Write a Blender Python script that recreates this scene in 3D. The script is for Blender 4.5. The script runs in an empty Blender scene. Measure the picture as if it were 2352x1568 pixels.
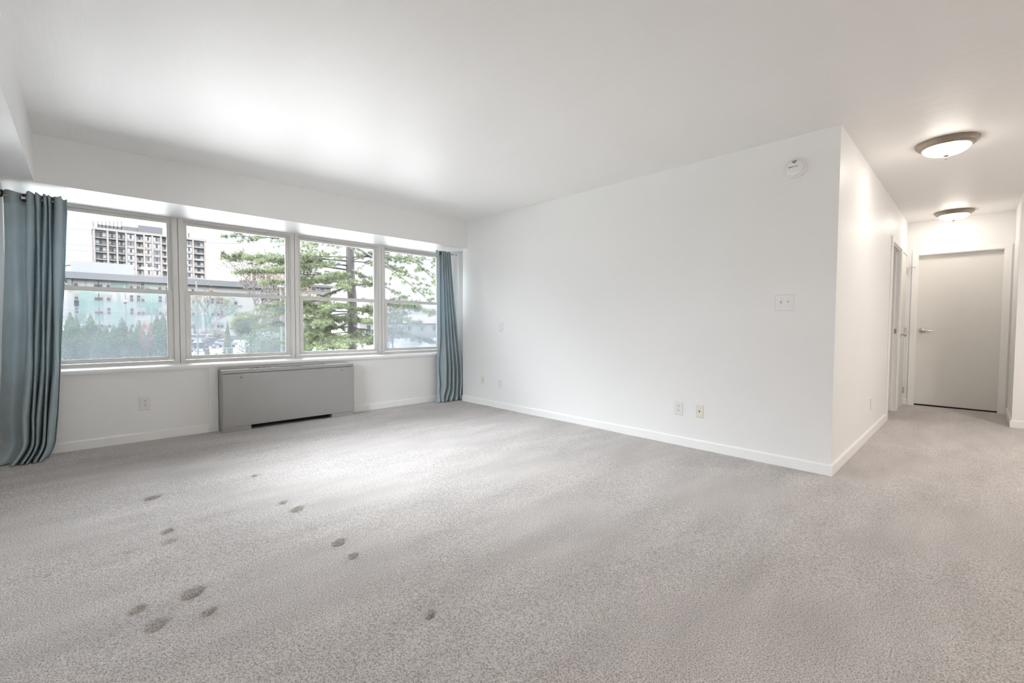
import bpy, bmesh, math, random
from mathutils import Vector, Matrix
import numpy as np
rnd = random.Random(7)
PI = math.pi
scene = bpy.context.scene
COL = scene.collection

# ------------------------------------------------------------------ camera
F_PX, YAW, PITCH, ROLL, EYE = 1027.288, 0.7648, 0.0376, 0.0046, 1.0808
fw = Vector((math.sin(YAW) * math.cos(PITCH), math.cos(YAW) * math.cos(PITCH), -math.sin(PITCH)))
rt0 = Vector((math.cos(YAW), -math.sin(YAW), 0)); up0 = rt0.cross(fw)
rt = rt0 * math.cos(ROLL) + up0 * math.sin(ROLL)
up = -rt0 * math.sin(ROLL) + up0 * math.cos(ROLL)
cam = bpy.data.cameras.new('camera'); cam_o = bpy.data.objects.new('camera', cam); COL.objects.link(cam_o)
cam.sensor_width = 36; cam.lens = F_PX / 2352 * 36; cam.clip_end = 2000; cam.clip_start = 0.05
M = Matrix((rt, up, -fw)).transposed().to_4x4(); M.translation = Vector((0, 0, EYE))
cam_o.matrix_world = M
scene.camera = cam_o

def at(px, py, depth):
    """world point seen at photo pixel (px, py), a given distance ahead"""
    return Vector((0, 0, EYE)) + (fw + rt * ((px - 1176) / F_PX) - up * ((py - 784) / F_PX)) * depth

# ------------------------------------------------------------------ view / render settings
vs = scene.view_settings
vs.view_transform = 'Standard'; vs.look = 'None'; vs.gamma = 1; vs.use_curve_mapping = False
vs.exposure = 1.2
scene.cycles.use_denoising = True
scene.cycles.max_bounces = 8; scene.cycles.diffuse_bounces = 6; scene.cycles.glossy_bounces = 3
scene.cycles.transparent_max_bounces = 12; scene.cycles.transmission_bounces = 3
scene.cycles.sample_clamp_indirect = 6; scene.cycles.caustics_reflective = False; scene.cycles.caustics_refractive = False
scene.cycles.use_adaptive_sampling = True; scene.cycles.adaptive_threshold = 0.02

# ------------------------------------------------------------------ world: overcast sky, brighter towards the sun's side
SKY_LOW, SKY_HIGH, SKY_SUN = 0.56, 14.0, 4.4   # overcast: the zenith is far brighter than the horizon
w = bpy.data.worlds.new('sky'); scene.world = w; w.use_nodes = True
nt = w.node_tree; N = nt.nodes; L = nt.links; N.clear()
out = N.new('ShaderNodeOutputWorld'); bg = N.new('ShaderNodeBackground'); L.new(bg.outputs[0], out.inputs[0])
tc = N.new('ShaderNodeTexCoord')
dot = N.new('ShaderNodeVectorMath'); dot.operation = 'DOT_PRODUCT'
sd = Vector((-0.93, -0.2, 0.35)).normalized(); dot.inputs[1].default_value = sd
L.new(tc.outputs['Generated'], dot.inputs[0])
mr = N.new('ShaderNodeMapRange'); mr.inputs[1].default_value = 0.15; mr.inputs[2].default_value = 0.95
mr.inputs[3].default_value = 0; mr.inputs[4].default_value = SKY_SUN; mr.interpolation_type = 'SMOOTHSTEP'
L.new(dot.outputs['Value'], mr.inputs[0])
sx = N.new('ShaderNodeSeparateXYZ'); L.new(tc.outputs['Generated'], sx.inputs[0])
el = N.new('ShaderNodeMapRange'); el.inputs[1].default_value = .176; el.inputs[2].default_value = .46; el.inputs[3].default_value = SKY_LOW; el.inputs[4].default_value = SKY_HIGH
L.new(sx.outputs['Z'], el.inputs[0])
sm_ = N.new('ShaderNodeMath'); sm_.operation = 'ADD'; L.new(mr.outputs[0], sm_.inputs[0]); L.new(el.outputs[0], sm_.inputs[1]); L.new(sm_.outputs[0], bg.inputs['Strength'])
cl = N.new('ShaderNodeTexNoise'); cl.inputs['Scale'].default_value = 3.5; cl.inputs['Detail'].default_value = 5
mp = N.new('ShaderNodeMapping'); mp.inputs['Scale'].default_value = (1, 1, 5)
L.new(tc.outputs['Generated'], mp.inputs[0]); L.new(mp.outputs[0], cl.inputs['Vector'])
cr = N.new('ShaderNodeValToRGB'); cr.color_ramp.elements[0].position = .35; cr.color_ramp.elements[1].position = .65
cr.color_ramp.elements[0].color = (.86, .91, 1, 1); cr.color_ramp.elements[1].color = (.95, .965, 1, 1)
L.new(cl.outputs['Fac'], cr.inputs[0]); L.new(cr.outputs[0], bg.inputs['Color'])

# daylight portals at the openings (no light of their own)
def portal(name, loc, rot, sx, sy):
    l = bpy.data.lights.new(name, 'AREA'); l.shape = 'RECTANGLE'; l.size = sx; l.size_y = sy; l.cycles.is_portal = True
    o = bpy.data.objects.new(name, l); o.location = loc; o.rotation_euler = rot; COL.objects.link(o); o['kind'] = 'helper'
portal('daylight_portal_front', (1.78, 5.74, 1.4), (-PI / 2, 0, 0), 4.4, 1.5)
portal('daylight_portal_side', (-0.75, 3.3, 1.52), (0, -PI / 2, 0), 1.2, 1.7)

# ------------------------------------------------------------------ helpers
def srgb(r, g, b):
    f = lambda c: (c / 255) / 12.92 if c / 255 <= .04045 else ((c / 255 + .055) / 1.055) ** 2.4
    return (f(r), f(g), f(b), 1)

MATS = {}
def mat(name, color=(.8, .8, .8, 1), rough=.5, metal=0., spec=.5, bump=0., bscale=100., var=0., vscale=5., trans=0., emit=None, estr=0., stretch=None):
    if name in MATS: return MATS[name]
    m = bpy.data.materials.new(name); m.use_nodes = True; MATS[name] = m
    n = m.node_tree.nodes; l = m.node_tree.links; p = n['Principled BSDF']
    p.inputs['Base Color'].default_value = color; p.inputs['Roughness'].default_value = rough
    p.inputs['Metallic'].default_value = metal; p.inputs['Specular IOR Level'].default_value = spec
    tcn = n.new('ShaderNodeTexCoord'); vec = tcn.outputs['Object']
    if stretch:
        mpn = n.new('ShaderNodeMapping'); mpn.inputs['Scale'].default_value = stretch
        l.new(vec, mpn.inputs[0]); vec = mpn.outputs[0]
    nz = n.new('ShaderNodeTexNoise'); nz.inputs['Scale'].default_value = vscale; nz.inputs['Detail'].default_value = 3
    l.new(vec, nz.inputs['Vector'])
    r = n.new('ShaderNodeValToRGB'); v = max(var, .012)
    r.color_ramp.elements[0].position = .3; r.color_ramp.elements[1].position = .7
    r.color_ramp.elements[0].color = tuple(c * (1 - v) for c in color[:3]) + (1,)
    r.color_ramp.elements[1].color = tuple(min(1, c * (1 + v)) for c in color[:3]) + (1,)
    l.new(nz.outputs['Fac'], r.inputs[0]); l.new(r.outputs[0], p.inputs['Base Color'])
    if bump:
        bz = n.new('ShaderNodeTexNoise'); bz.inputs['Scale'].default_value = bscale; bz.inputs['Detail'].default_value = 2
        l.new(vec, bz.inputs['Vector'])
        b = n.new('ShaderNodeBump'); b.inputs['Strength'].default_value = bump; b.inputs['Distance'].default_value = .002
        l.new(bz.outputs['Fac'], b.inputs['Height']); l.new(b.outputs[0], p.inputs['Normal'])
    if trans:
        tl = n.new('ShaderNodeBsdfTranslucent'); l.new(r.outputs[0], tl.inputs['Color'])
        mx = n.new('ShaderNodeMixShader'); mx.inputs[0].default_value = trans
        l.new(p.outputs[0], mx.inputs[1]); l.new(tl.outputs[0], mx.inputs[2]); l.new(mx.outputs[0], n['Material Output'].inputs[0])
    if emit:
        p.inputs['Emission Color'].default_value = emit; p.inputs['Emission Strength'].default_value = estr
    return m

class MB:
    """collects shapes; build() links them as one mesh object"""
    def __init__(s): s.v = []; s.f = []; s.sm = []
    def add(s, vs_, fs, smooth=False):
        o = len(s.v); s.v += [tuple(v) for v in vs_]; s.f += [tuple(i + o for i in f) for f in fs]; s.sm += [smooth] * len(fs); return s
    def box(s, x0, x1, y0, y1, z0, z1):
        return s.add([(x0, y0, z0), (x1, y0, z0), (x1, y1, z0), (x0, y1, z0), (x0, y0, z1), (x1, y0, z1), (x1, y1, z1), (x0, y1, z1)],
                     [(0, 3, 2, 1), (4, 5, 6, 7), (0, 1, 5, 4), (1, 2, 6, 5), (2, 3, 7, 6), (3, 0, 4, 7)])
    def obox(s, c, ax, ay, az):
        c, ax, ay, az = map(Vector, (c, ax, ay, az)); P = []
        for k in (-1, 1):
            for i, j in ((-1, -1), (1, -1), (1, 1), (-1, 1)): P.append(c + ax * i + ay * j + az * k)
        return s.add(P, [(0, 3, 2, 1), (4, 5, 6, 7), (0, 1, 5, 4), (1, 2, 6, 5), (2, 3, 7, 6), (3, 0, 4, 7)])
    def prism(s, poly, axis_vec, origin=(0, 0, 0), ux=(1, 0, 0), uy=(0, 0, 1)):
        """poly in (u,v) extruded along axis_vec"""
        o, ux, uy, a = Vector(origin), Vector(ux), Vector(uy), Vector(axis_vec); n = len(poly)
        A = [o + ux * p[0] + uy * p[1] for p in poly]; B = [p + a for p in A]
        return s.add(A + B, [tuple(range(n))[::-1], tuple(range(n, 2 * n))] + [(i, (i + 1) % n, n + (i + 1) % n, n + i) for i in range(n)])
    def tube(s, pts, rad, seg=10, smooth=True, caps=True):
        pts = [Vector(p) for p in pts]; n = len(pts)
        if not hasattr(rad, '__len__'): rad = [rad] * n
        V = []; prev = None
        for i, p in enumerate(pts):
            t = (pts[min(i + 1, n - 1)] - pts[max(i - 1, 0)]).normalized()
            a = prev - t * prev.dot(t) if prev else t.orthogonal()
            a = a.normalized() if a.length > 1e-6 else t.orthogonal().normalized()
            prev = a; b = t.cross(a)
            for k in range(seg):
                th = 2 * PI * k / seg; V.append(p + (a * math.cos(th) + b * math.sin(th)) * rad[i])
        Fc = [(i * seg + k, i * seg + (k + 1) % seg, (i + 1) * seg + (k + 1) % seg, (i + 1) * seg + k) for i in range(n - 1) for k in range(seg)]
        s.add(V, Fc, smooth)
        if caps: s.add(V[:seg], [tuple(range(seg))[::-1]]); s.add(V[-seg:], [tuple(range(seg))])
        return s
    def lathe(s, prof, c, axis='z', seg=48, smooth=True, sign=1):
        """prof: (radius, offset along axis)"""
        c = Vector(c); V = []
        for r, h in prof:
            for k in range(seg):
                t = 2 * PI * k / seg; a, b = r * math.cos(t), r * math.sin(t)
                V.append(c + (Vector((a, b, h * sign)) if axis == 'z' else Vector((h * sign, a, b)) if axis == 'x' else Vector((a, h * sign, b))))
        return s.add(V, [(i * seg + k, i * seg + (k + 1) % seg, (i + 1) * seg + (k + 1) % seg, (i + 1) * seg + k) for i in range(len(prof) - 1) for k in range(seg)], smooth)
    def build(s, name, m, parent=None, bevel=0., flip=False, autosmooth=False):
        me = bpy.data.meshes.new(name); me.from_pydata(s.v, [], s.f)
        me.polygons.foreach_set('use_smooth', s.sm); me.materials.append(m); me.update()
        bm = bmesh.new(); bm.from_mesh(me)
        if len(s.f) < 60000: bmesh.ops.recalc_face_normals(bm, faces=bm.faces)
        if bevel:
            bmesh.ops.bevel(bm, geom=[e for e in bm.edges if len(e.link_faces) == 2 and e.calc_face_angle(0) > .6], offset=bevel, segments=2, affect='EDGES', clamp_overlap=True)
        bm.to_mesh(me); bm.free()
        o = bpy.data.objects.new(name, me); COL.objects.link(o)
        if parent: o.parent = parent
        return o

def tag(o, label, cat, group=None, kind=None):
    o['label'] = label; o['category'] = cat
    if group: o['group'] = group
    if kind: o['kind'] = kind
    return o
def struct(o, label=None):
    o['kind'] = 'structure'
    if label: o['label'] = label
    return o
def empty(name, loc=(0, 0, 0)):
    o = bpy.data.objects.new(name, None); o.location = loc; o.empty_display_size = .1; COL.objects.link(o); return o
def part(mb, name, m, parent, bevel=0.):
    """build in world coordinates, then parent without moving"""
    o = mb.build(name, m, None, bevel); o.parent = parent
    p = parent; off = Vector((0, 0, 0))
    while p: off += p.location; p = p.parent
    o.data.transform(Matrix.Translation(-off)); return o

# ------------------------------------------------------------------ materials
M_WALL = mat('white_wall_paint', (.84, .84, .835, 1), .45, bump=.10, bscale=160, var=.012, vscale=1.2, spec=.45)
M_TRIM = mat('white_trim_paint', (.88, .88, .87, 1), .3, bump=.05, bscale=40, var=.012)
M_DOOR = mat('white_door_paint', (.76, .75, .72, 1), .38, bump=.06, bscale=140)
M_CEIL = mat('white_ceiling_paint', (.88, .87, .855, 1), .47, bump=.9, bscale=9, var=.012, vscale=.8, stretch=(2.4, .3, 1), spec=.4)
M_ALU = mat('greige_window_paint', (.74, .73, .70, 1), .35, var=.02, bump=.03, bscale=60)
M_LINER = mat('white_jamb_liner', (.85, .85, .84, 1), .4)
M_METAL = mat('brushed_nickel', (.62, .60, .57, 1), .28, metal=1., var=.05, vscale=60)
M_DARK = mat('gap_shade_black', (.012, .012, .012, 1), .8)  # black that stands in for the shade in gaps
M_CAB = mat('grey_enamel', (.37, .365, .355, 1), .33, bump=.05, bscale=220, var=.015)
M_PLATE = mat('white_plastic_plate', (.80, .80, .80, 1), .25)
M_IVORY = mat('ivory_plastic_plate', (.78, .74, .66, 1), .28)
M_SLOT = mat('dark_slot', (.05, .04, .035, 1), .7)

def carpet_mat():
    m = bpy.data.materials.new('cut_pile_carpet'); m.use_nodes = True; n = m.node_tree.nodes; l = m.node_tree.links; p = n['Principled BSDF']
    p.inputs['Roughness'].default_value = .95; p.inputs['Specular IOR Level'].default_value = .1
    p.inputs['Sheen Weight'].default_value = .25; p.inputs['Sheen Roughness'].default_value = .5
    t = n.new('ShaderNodeTexCoord')
    a = n.new('ShaderNodeTexNoise'); a.inputs['Scale'].default_value = 175; a.inputs['Detail'].default_value = 2.5; a.inputs['Roughness'].default_value = .65
    b = n.new('ShaderNodeTexVoronoi'); b.inputs['Scale'].default_value = 150
    for x in (a, b): l.new(t.outputs['Object'], x.inputs['Vector'])
    r = n.new('ShaderNodeValToRGB'); e = r.color_ramp.elements
    e[0].position = .36; e[0].color = (.45, .405, .38, 1); e[1].position = .60; e[1].color = (.95, .905, .88, 1)
    k = e.new(.47); k.color = (.74, .692, .668, 1)
    l.new(a.outputs['Fac'], r.inputs[0])
    # nap direction patches and tracks
    mp_ = n.new('ShaderNodeMapping'); mp_.inputs['Rotation'].default_value = (0, 0, -.9); mp_.inputs['Scale'].default_value = (.8, 2.6, 1)
    l.new(t.outputs['Object'], mp_.inputs[0])
    c = n.new('ShaderNodeTexNoise'); c.inputs['Scale'].default_value = 2.0; c.inputs['Detail'].default_value = 4; l.new(mp_.outputs[0], c.inputs['Vector'])
    rc = n.new('ShaderNodeMapRange'); rc.inputs[1].default_value = .3; rc.inputs[2].default_value = .7; rc.inputs[3].default_value = .88; rc.inputs[4].default_value = 1.07
    l.new(c.outputs['Fac'], rc.inputs[0])
    mx = n.new('ShaderNodeVectorMath'); mx.operation = 'SCALE'; l.new(r.outputs[0], mx.inputs[0]); l.new(rc.outputs[0], mx.inputs['Scale'])
    l.new(mx.outputs[0], p.inputs['Base Color'])
    ad = n.new('ShaderNodeMath'); ad.operation = 'SUBTRACT'; l.new(a.outputs['Fac'], ad.inputs[0]); 
    sc = n.new('ShaderNodeMath'); sc.operation = 'MULTIPLY'; sc.inputs[1].default_value = .35; l.new(b.outputs['Distance'], sc.inputs[0]); l.new(sc.outputs[0], ad.inputs[1])
    bp_ = n.new('ShaderNodeBump'); bp_.inputs['Strength'].default_value = 1.0; bp_.inputs['Distance'].default_value = .016
    l.new(ad.outputs[0], bp_.inputs['Height']); l.new(bp_.outputs[0], p.inputs['Normal'])
    return m
M_CARPET = carpet_mat()

# ------------------------------------------------------------------ room dimensions
H = 2.5; XR = 3.889; YC = .7115; YW = 5.285; YG = 5.62; ZS = 2.137; XE = 8.265; XL = -.62; YB = -3.7
YS = 4.96; XSL = -.24; XST = 7.228; YST = -.279

# floor: carpet with the dents of furniture feet
DENTS = [(.283, 3.51, .045, .02), (.144, 3.621, .03, .008), (.868, 3.534, .03, .014), (.859, 2.886, .028, .014), (.887, 2.727, .045, .018), (.293, 2.885, .035, .015),
         (.283, 2.734, .045, .010), (.89, 2.15, .036, .022), (.884, 1.979, .026, .022), (.29, 2.147, .045, .022), (.314, 1.96, .026, .020), (.91, 1.382, .024, .018),
         (.161, 2.005, .045, .016), (.12, 2.168, .035, .014), (.124, 2.74, .05, .008)]
def carpet_grid():
    xs = np.unique(np.concatenate([np.linspace(XL - .05, XE + .13, 150), np.arange(0, 1.02, .008)])); ys = np.unique(np.concatenate([np.linspace(YB - .05, YW + .05, 132), np.arange(1.3, 3.7, .008)]))
    X, Y = np.meshgrid(xs, ys)
    Z = .0035 * np.sin(X * 2.3 + 1.1 * np.sin(Y * 1.7)) * np.cos(Y * 2.9 + X) - .003
    for dx, dy, r, d in DENTS:
        u = (X - dx) * .8 + (Y - dy) * .35; v = -(X - dx) * .35 + (Y - dy) * .8
        q = (u / (r * .75)) ** 2 + (v / (r * .5)) ** 2
        Z -= 1.25 * d * np.exp(-q ** 1.6) - .2 * d * np.exp(-(np.sqrt(q) - 1.9) ** 2 * 3)
    nx, ny = len(xs), len(ys)
    idx = np.arange(nx * ny).reshape(ny, nx)
    F = np.stack([idx[:-1, :-1], idx[:-1, 1:], idx[1:, 1:], idx[1:, :-1]], -1).reshape(-1, 4)
    V = np.stack([X, Y, Z], -1).reshape(-1, 3)
    me = bpy.data.meshes.new('floor'); me.from_pydata(V.tolist(), [], F.tolist()); me.polygons.foreach_set('use_smooth', [True] * len(F)); me.materials.append(M_CARPET)
    o = bpy.data.objects.new('floor', me); COL.objects.link(o); return o
struct(carpet_grid(), 'light grey-beige cut pile carpet with small dents')

struct(MB().box(XL - .12, XE + .12, YB - .12, 5.74, H, H + .15).build('ceiling', M_CEIL))
struct(MB().box(XL, 4.2, YS, 5.74, ZS, H + .01).build('trim_1', M_WALL), 'white boxed bulkhead above the windows')
struct(MB().box(XL, XSL, YB, YS, ZS, H + .01).build('trim_2', M_WALL), 'white boxed bulkhead along the side wall')
# window wall with its opening
wm = MB(); wm.box(XL - .12, 4.3, YW, 5.74, -.1, .64); wm.box(XL - .12, -.43, YW, 5.74, .64, ZS + .01); wm.box(3.99, 4.3, YW, 5.74, .64, ZS + .01)
struct(wm.build('wall_window', M_WALL))
struct(MB().box(3.93, 3.995, 5.42, 5.70, .66, ZS + .005).build('trim_3', M_TRIM, bevel=.004))
rw = MB(); rw.box(XR, 4.02, YC, 5.06, -.1, H + .01); rw.box(4.19, 4.3, 4.9, YW + .05, -.1, H + .01); rw.box(4.0, 4.25, 4.9, 5.055, -.1, H + .01)
struct(rw.build('wall_right', M_WALL))
# hallway
DX0, DX1, DZ = 6.70, 7.50, 2.045
hl = MB(); hl.box(4.02, DX0, YC, YC + .12, -.1, H + .01); hl.box(DX0, DX1, YC, YC + .12, DZ, H + .01); hl.box(DX1, XE + .12, YC, YC + .12, -.1, H + .01)
struct(hl.build('wall_hall_left', M_WALL))
DY0, DY1, DT = -.2, .596, 2.05
he = MB(); he.box(XE, XE + .14, YST - .2, DY0, -.1, H + .01); he.box(XE, XE + .14, DY1, YC + .14, -.1, H + .01); he.box(XE, XE + .14, DY0, DY1, DT, H + .01); he.box(XE + .13, XE + .2, YST, YC + .1, -.1, H)
struct(he.build('wall_hall_end', M_WALL))
struct(MB().box(XST, XE + .14, YB, YST, -.1, H + .01).build('wall_hall_right', M_WALL))
struct(MB().box(XL - .12, XST + .1, YB - .12, YB, -.1, H + .01).build('wall_back', M_WALL))
lw = MB(); lw.box(XL - .12, XL, YB, 2.5, -.1, H + .01); lw.box(XL - .12, XL, 4.1, 5.6, -.1, H + .01); lw.box(XL - .12, XL, 2.5, 4.1, 2.09, H + .01); lw.box(XL - .12, XL, 2.5, 4.1, -.1, .95)
struct(lw.build('wall_left', M_WALL))
# room behind the open doorway
cb = MB(); cb.box(6.3, 7.9, 2.4, 2.5, -.1, H); cb.box(6.2, 6.3, YC + .1, 2.5, -.1, H); cb.box(7.9, 8.0, YC + .1, 2.5, -.1, H); cb.box(6.2, 8, YC + .1, 2.5, H - .02, H + .1); cb.box(6.2, 8, YC + .1, 2.5, -.12, -.02)
struct(cb.build('wall_side_room', M_WALL))

# baseboards: rounded top, section swept along the wall
BH, BT = .082, .013
def bb_poly(): return [(0, 0), (BT, 0), (BT, BH - .012), (BT * .75, BH - .004), (BT * .35, BH), (0, BH)]
def baseboard(name, p0, p1, nrm):
    p0, p1 = Vector(p0), Vector(p1)
    m = MB().prism(bb_poly(), p1 - p0, p0, Vector(nrm), (0, 0, 1)); return m
def mk_bb(name, runs, lab=None):
    m = MB()
    for a, b, nr in runs:
        q = baseboard(name, a, b, nr); m.add(q.v, q.f)
    return struct(m.build(name, M_TRIM), lab)
z0 = -.004
mk_bb('baseboard_right', [((XR, YC - BT, z0), (XR, 5.06, z0), (-1, 0, 0)), ((XR, 5.06, z0), (4.0, 5.06, z0), (0, 1, 0))])
wb = MB()
for a, b in (((XL, YW, z0), (.886, YW, z0)), ((2.31, YW, z0), (4.19, YW, z0))):
    q = baseboard('', a, b, (0, -1, 0)); wb.add(q.v, q.f)
wb.prism([(-p[1], p[0]) for p in bb_poly()], (0, 0, .645), (.968, YW, z0), (1, 0, 0), (0, -1, 0))
struct(wb.build('baseboard_window', M_TRIM))
mk_bb('baseboard_hall_left', [((XR, YC, z0), (6.62, YC, z0), (0, -1, 0)), ((7.565, YC, z0), (7.62, YC, z0), (0, -1, 0))])
mk_bb('baseboard_hall_end', [((XE, .66, z0), (XE, YC, z0), (-1, 0, 0)), ((XE, YST, z0), (XE, -.262, z0), (-1, 0, 0))])
mk_bb('baseboard_hall_right', [((XST - BT, YST, z0), (XE, YST, z0), (0, 1, 0)), ((XST, YST, z0), (XST, YB, z0), (-1, 0, 0))])

# window sill
sl = MB().box(-.435, 3.992, 5.252, 5.66, .641, .675)
struct(sl.build('trim_4', M_TRIM, bevel=.010), 'white window sill board')

# ------------------------------------------------------------------ windows
def glass_mat(name, haze):
    m = bpy.data.materials.new(name); m.use_nodes = True; n = m.node_tree.nodes; l = m.node_tree.links; n.remove(n['Principled BSDF'])
    tr = n.new('ShaderNodeBsdfTransparent'); tr.inputs[0].default_value = (.97, .985, .98, 1)
    gl = n.new('ShaderNodeBsdfGlossy'); gl.inputs['Roughness'].default_value = .0
    lwt = n.new('ShaderNodeFresnel'); lwt.inputs[0].default_value = 1.5
    mx = n.new('ShaderNodeMixShader'); l.new(lwt.outputs[0], mx.inputs[0]); l.new(tr.outputs[0], mx.inputs[1]); l.new(gl.outputs[0], mx.inputs[2])
    last = mx
    if haze:   # fogged, dusty film on the pane
        tcn = n.new('ShaderNodeTexCoord'); nz = n.new('ShaderNodeTexNoise'); nz.inputs['Scale'].default_value = 3; nz.inputs['Detail'].default_value = 6
        l.new(tcn.outputs['Generated'], nz.inputs['Vector'])
        sp = n.new('ShaderNodeSeparateXYZ'); l.new(tcn.outputs['Generated'], sp.inputs[0])
        g = n.new('ShaderNodeMapRange'); g.inputs[1].default_value = 1.0; g.inputs[2].default_value = .0; g.inputs[3].default_value = haze * .55; g.inputs[4].default_value = haze * 1.25
        l.new(sp.outputs['Z'], g.inputs[0])
        e = n.new('ShaderNodeMapRange'); e.inputs[1].default_value = .96; e.inputs[2].default_value = .82; l.new(sp.outputs['Z'], e.inputs[0])
        q = n.new('ShaderNodeMapRange'); q.inputs[1].default_value = .25; q.inputs[2].default_value = .75; q.inputs[3].default_value = .75; q.inputs[4].default_value = 1.2; l.new(nz.outputs['Fac'], q.inputs[0])
        mu = n.new('ShaderNodeMath'); mu.operation = 'MULTIPLY'; l.new(g.outputs[0], mu.inputs[0]); l.new(q.outputs[0], mu.inputs[1])
        mu2 = n.new('ShaderNodeMath'); mu2.operation = 'MULTIPLY'; l.new(mu.outputs[0], mu2.inputs[0]); l.new(e.outputs[0], mu2.inputs[1])
        df = n.new('ShaderNodeBsdfTranslucent'); df.inputs[0].default_value = (.085, .095, .105, 1)
        m2 = n.new('ShaderNodeMixShader'); l.new(mu2.outputs[0], m2.inputs[0]); l.new(mx.outputs[0], m2.inputs[1]); l.new(df.outputs[0], m2.inputs[2]); last = m2
    l.new(last.outputs[0], n['Material Output'].inputs[0]); return m
M_GLASS = glass_mat('window_glass', 0)
M_HAZE = glass_mat('fogged_window_glass', .30); M_HAZE2 = glass_mat('lightly_fogged_window_glass', .24); M_HAZE3 = glass_mat('heavily_fogged_window_glass', .45)
MUL = [-.401, .712, 1.825, 2.938, 3.95]
def frame(mb, x0, x1, z0_, z1, y0, y1, l, r, b, t):
    mb.box(x0, x0 + l, y0, y1, z0_, z1); mb.box(x1 - r, x1, y0, y1, z0_, z1)
    mb.box(x0 + l, x1 - r, y0, y1, z0_, z0_ + b); mb.box(x0 + l, x1 - r, y0, y1, z1 - t, z1)
def window(i):
    x0, x1 = MUL[i], MUL[i + 1]; g = .002
    wn = empty('window_%d' % (i + 1), (x0, YG, .67)); struct(wn)
    f = MB(); frame(f, x0 + g, x1 - g, .668, 2.137, YG, YG + .115, .043, .043, .036, .022)
    f.box(x0 + .02, x1 - .02, YG - .006, YG + .02, .668, .684)
    part(f, 'frame', M_ALU, wn, .003)
    li = MB()
    for xa in (x0 + .045, x1 - .051): li.box(xa, xa + .006, YG + .022, YG + .10, .705, 2.114)
    part(li, 'jamb_liner', M_LINER, wn)
    a, b = x0 + .052, x1 - .052
    lo = MB(); frame(lo, a, b, .706, 1.412, YG + .018, YG + .048, .040, .040, .034, .036)
    lo = part(lo, 'lower_sash', M_ALU, wn, .003)
    be = MB(); frame(be, a + .038, b - .038, .738, 1.378, YG + .028, YG + .044, .009, .009, .008, .008); part(be, 'glazing_bead', M_LINER if i != 9 else M_ALU, lo)
    part(MB().box(a + .038, b - .038, YG + .036, YG + .040, .737, 1.380), 'pane', (M_HAZE, M_HAZE2, M_GLASS, M_HAZE3)[i], lo)
    us = MB(); frame(us, a, b, 1.380, 2.113, YG + .056, YG + .086, .030, .030, .034, .030)
    us = part(us, 'upper_sash', M_ALU, wn, .003)
    part(MB().box(a + .028, b - .028, YG + .070, YG + .074, 1.41, 2.085), 'pane', M_GLASS, us)
    for fx in (.26, .78):
        cx = x0 + (x1 - x0) * fx
        lk = MB().box(cx - .035, cx + .035, YG + .022, YG + .05, 1.411, 1.417)
        lk.lathe([(.0, .012), (.013, .012), (.016, .004), (.016, 0)], (cx, YG + .036, 1.417), seg=20)
        lk.obox((cx - .018, YG + .03, 1.426), (.022, .002, 0), (-.001, .006, 0), (0, 0, .003))
        lk = part(lk, 'sash_lock', M_ALU, wn)
    return wn
for i in range(4): window(i)
# unseen side window, added to bring more daylight across the room
sw_ = empty('window_5', (XL, 3.3, .95)); struct(sw_)
f = MB()
for y0_, y1_ in ((2.5, 3.3), (3.3, 4.1)):
    f.box(XL - .1, XL - .03, y0_, y0_ + .05, .95, 2.09); f.box(XL - .1, XL - .03, y1_ - .05, y1_, .95, 2.09); f.box(XL - .1, XL - .03, y0_ + .05, y1_ - .05, .95, 1.01); f.box(XL - .1, XL - .03, y0_ + .05, y1_ - .05, 2.03, 2.09)
part(f, 'frame', M_ALU, sw_)
for y0_, y1_ in ((2.55, 3.25), (3.35, 4.05)): part(MB().box(XL - .07, XL - .065, y0_ - .01, y1_ + .01, 1.0, 2.04), 'pane', M_GLASS, sw_)

# ------------------------------------------------------------------ doors
def casing(mb, u0, u1, zt, wid, thk, org, ux, nrm):
    """door casing: two legs and a head, around opening u0..u1, on a wall"""
    org, ux, nrm = Vector(org), Vector(ux), Vector(nrm); zz = Vector((0, 0, 1))
    def b(ua, ub, za, zb):
        mb.obox(org + ux * (ua + ub) / 2 + zz * (za + zb) / 2 + nrm * thk / 2, ux * (ub - ua) / 2, nrm * thk / 2, zz * (zb - za) / 2)
    b(u0 - wid, u0, -.01, zt + wid); b(u1, u1 + wid, -.01, zt + wid); b(u0, u1, zt, zt + wid)
d1 = empty('door_1', (XE, .2, 0)); struct(d1, 'flush white door at the end of the hallway')
c = MB(); casing(c, DY0, DY1, DT, .062, .014, (XE, 0, 0), (0, 1, 0), (-1, 0, 0)); part(c, 'casing', M_TRIM, d1, .003)
j = MB(); j.box(XE - .002, XE + .12, DY1 - .006, DY1 + .002, -.01, DT); j.box(XE - .002, XE + .12, DY0 - .002, DY0 + .006, -.01, DT); j.box(XE - .002, XE + .12, DY0 + .006, DY1 - .006, DT - .006, DT + .002)
part(j, 'jamb', M_TRIM, d1)
slab = part(MB().box(XE + .055, XE + .095, DY0 + .005, DY1 - .005, .014, DT - .005), 'door_slab', M_DOOR, d1)
part(MB().box(XE + .05, XE + .12, DY0, DY1, -.02, .004), 'door_gap_shade', M_DARK, d1)  # black strip painted in for the dark gap under the door
lv = MB(); lv.lathe([(0, .010), (.026, .010), (.033, .004), (.033, 0)], (XE + .055, .535, 1.025), 'x', 28, sign=-1)
lv.lathe([(.014, 0), (.013, .03), (.016, .045), (.0, .052)], (XE + .055, .535, 1.025), 'x', 20, sign=-1)
lv.tube([(XE + .013, .535, 1.025), (XE + .008, .50, 1.026), (XE + .008, .46, 1.022), (XE + .012, .425, 1.020)], [.012, .010, .009, .008], 12)
part(lv, 'lever_handle', M_METAL, slab)

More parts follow.
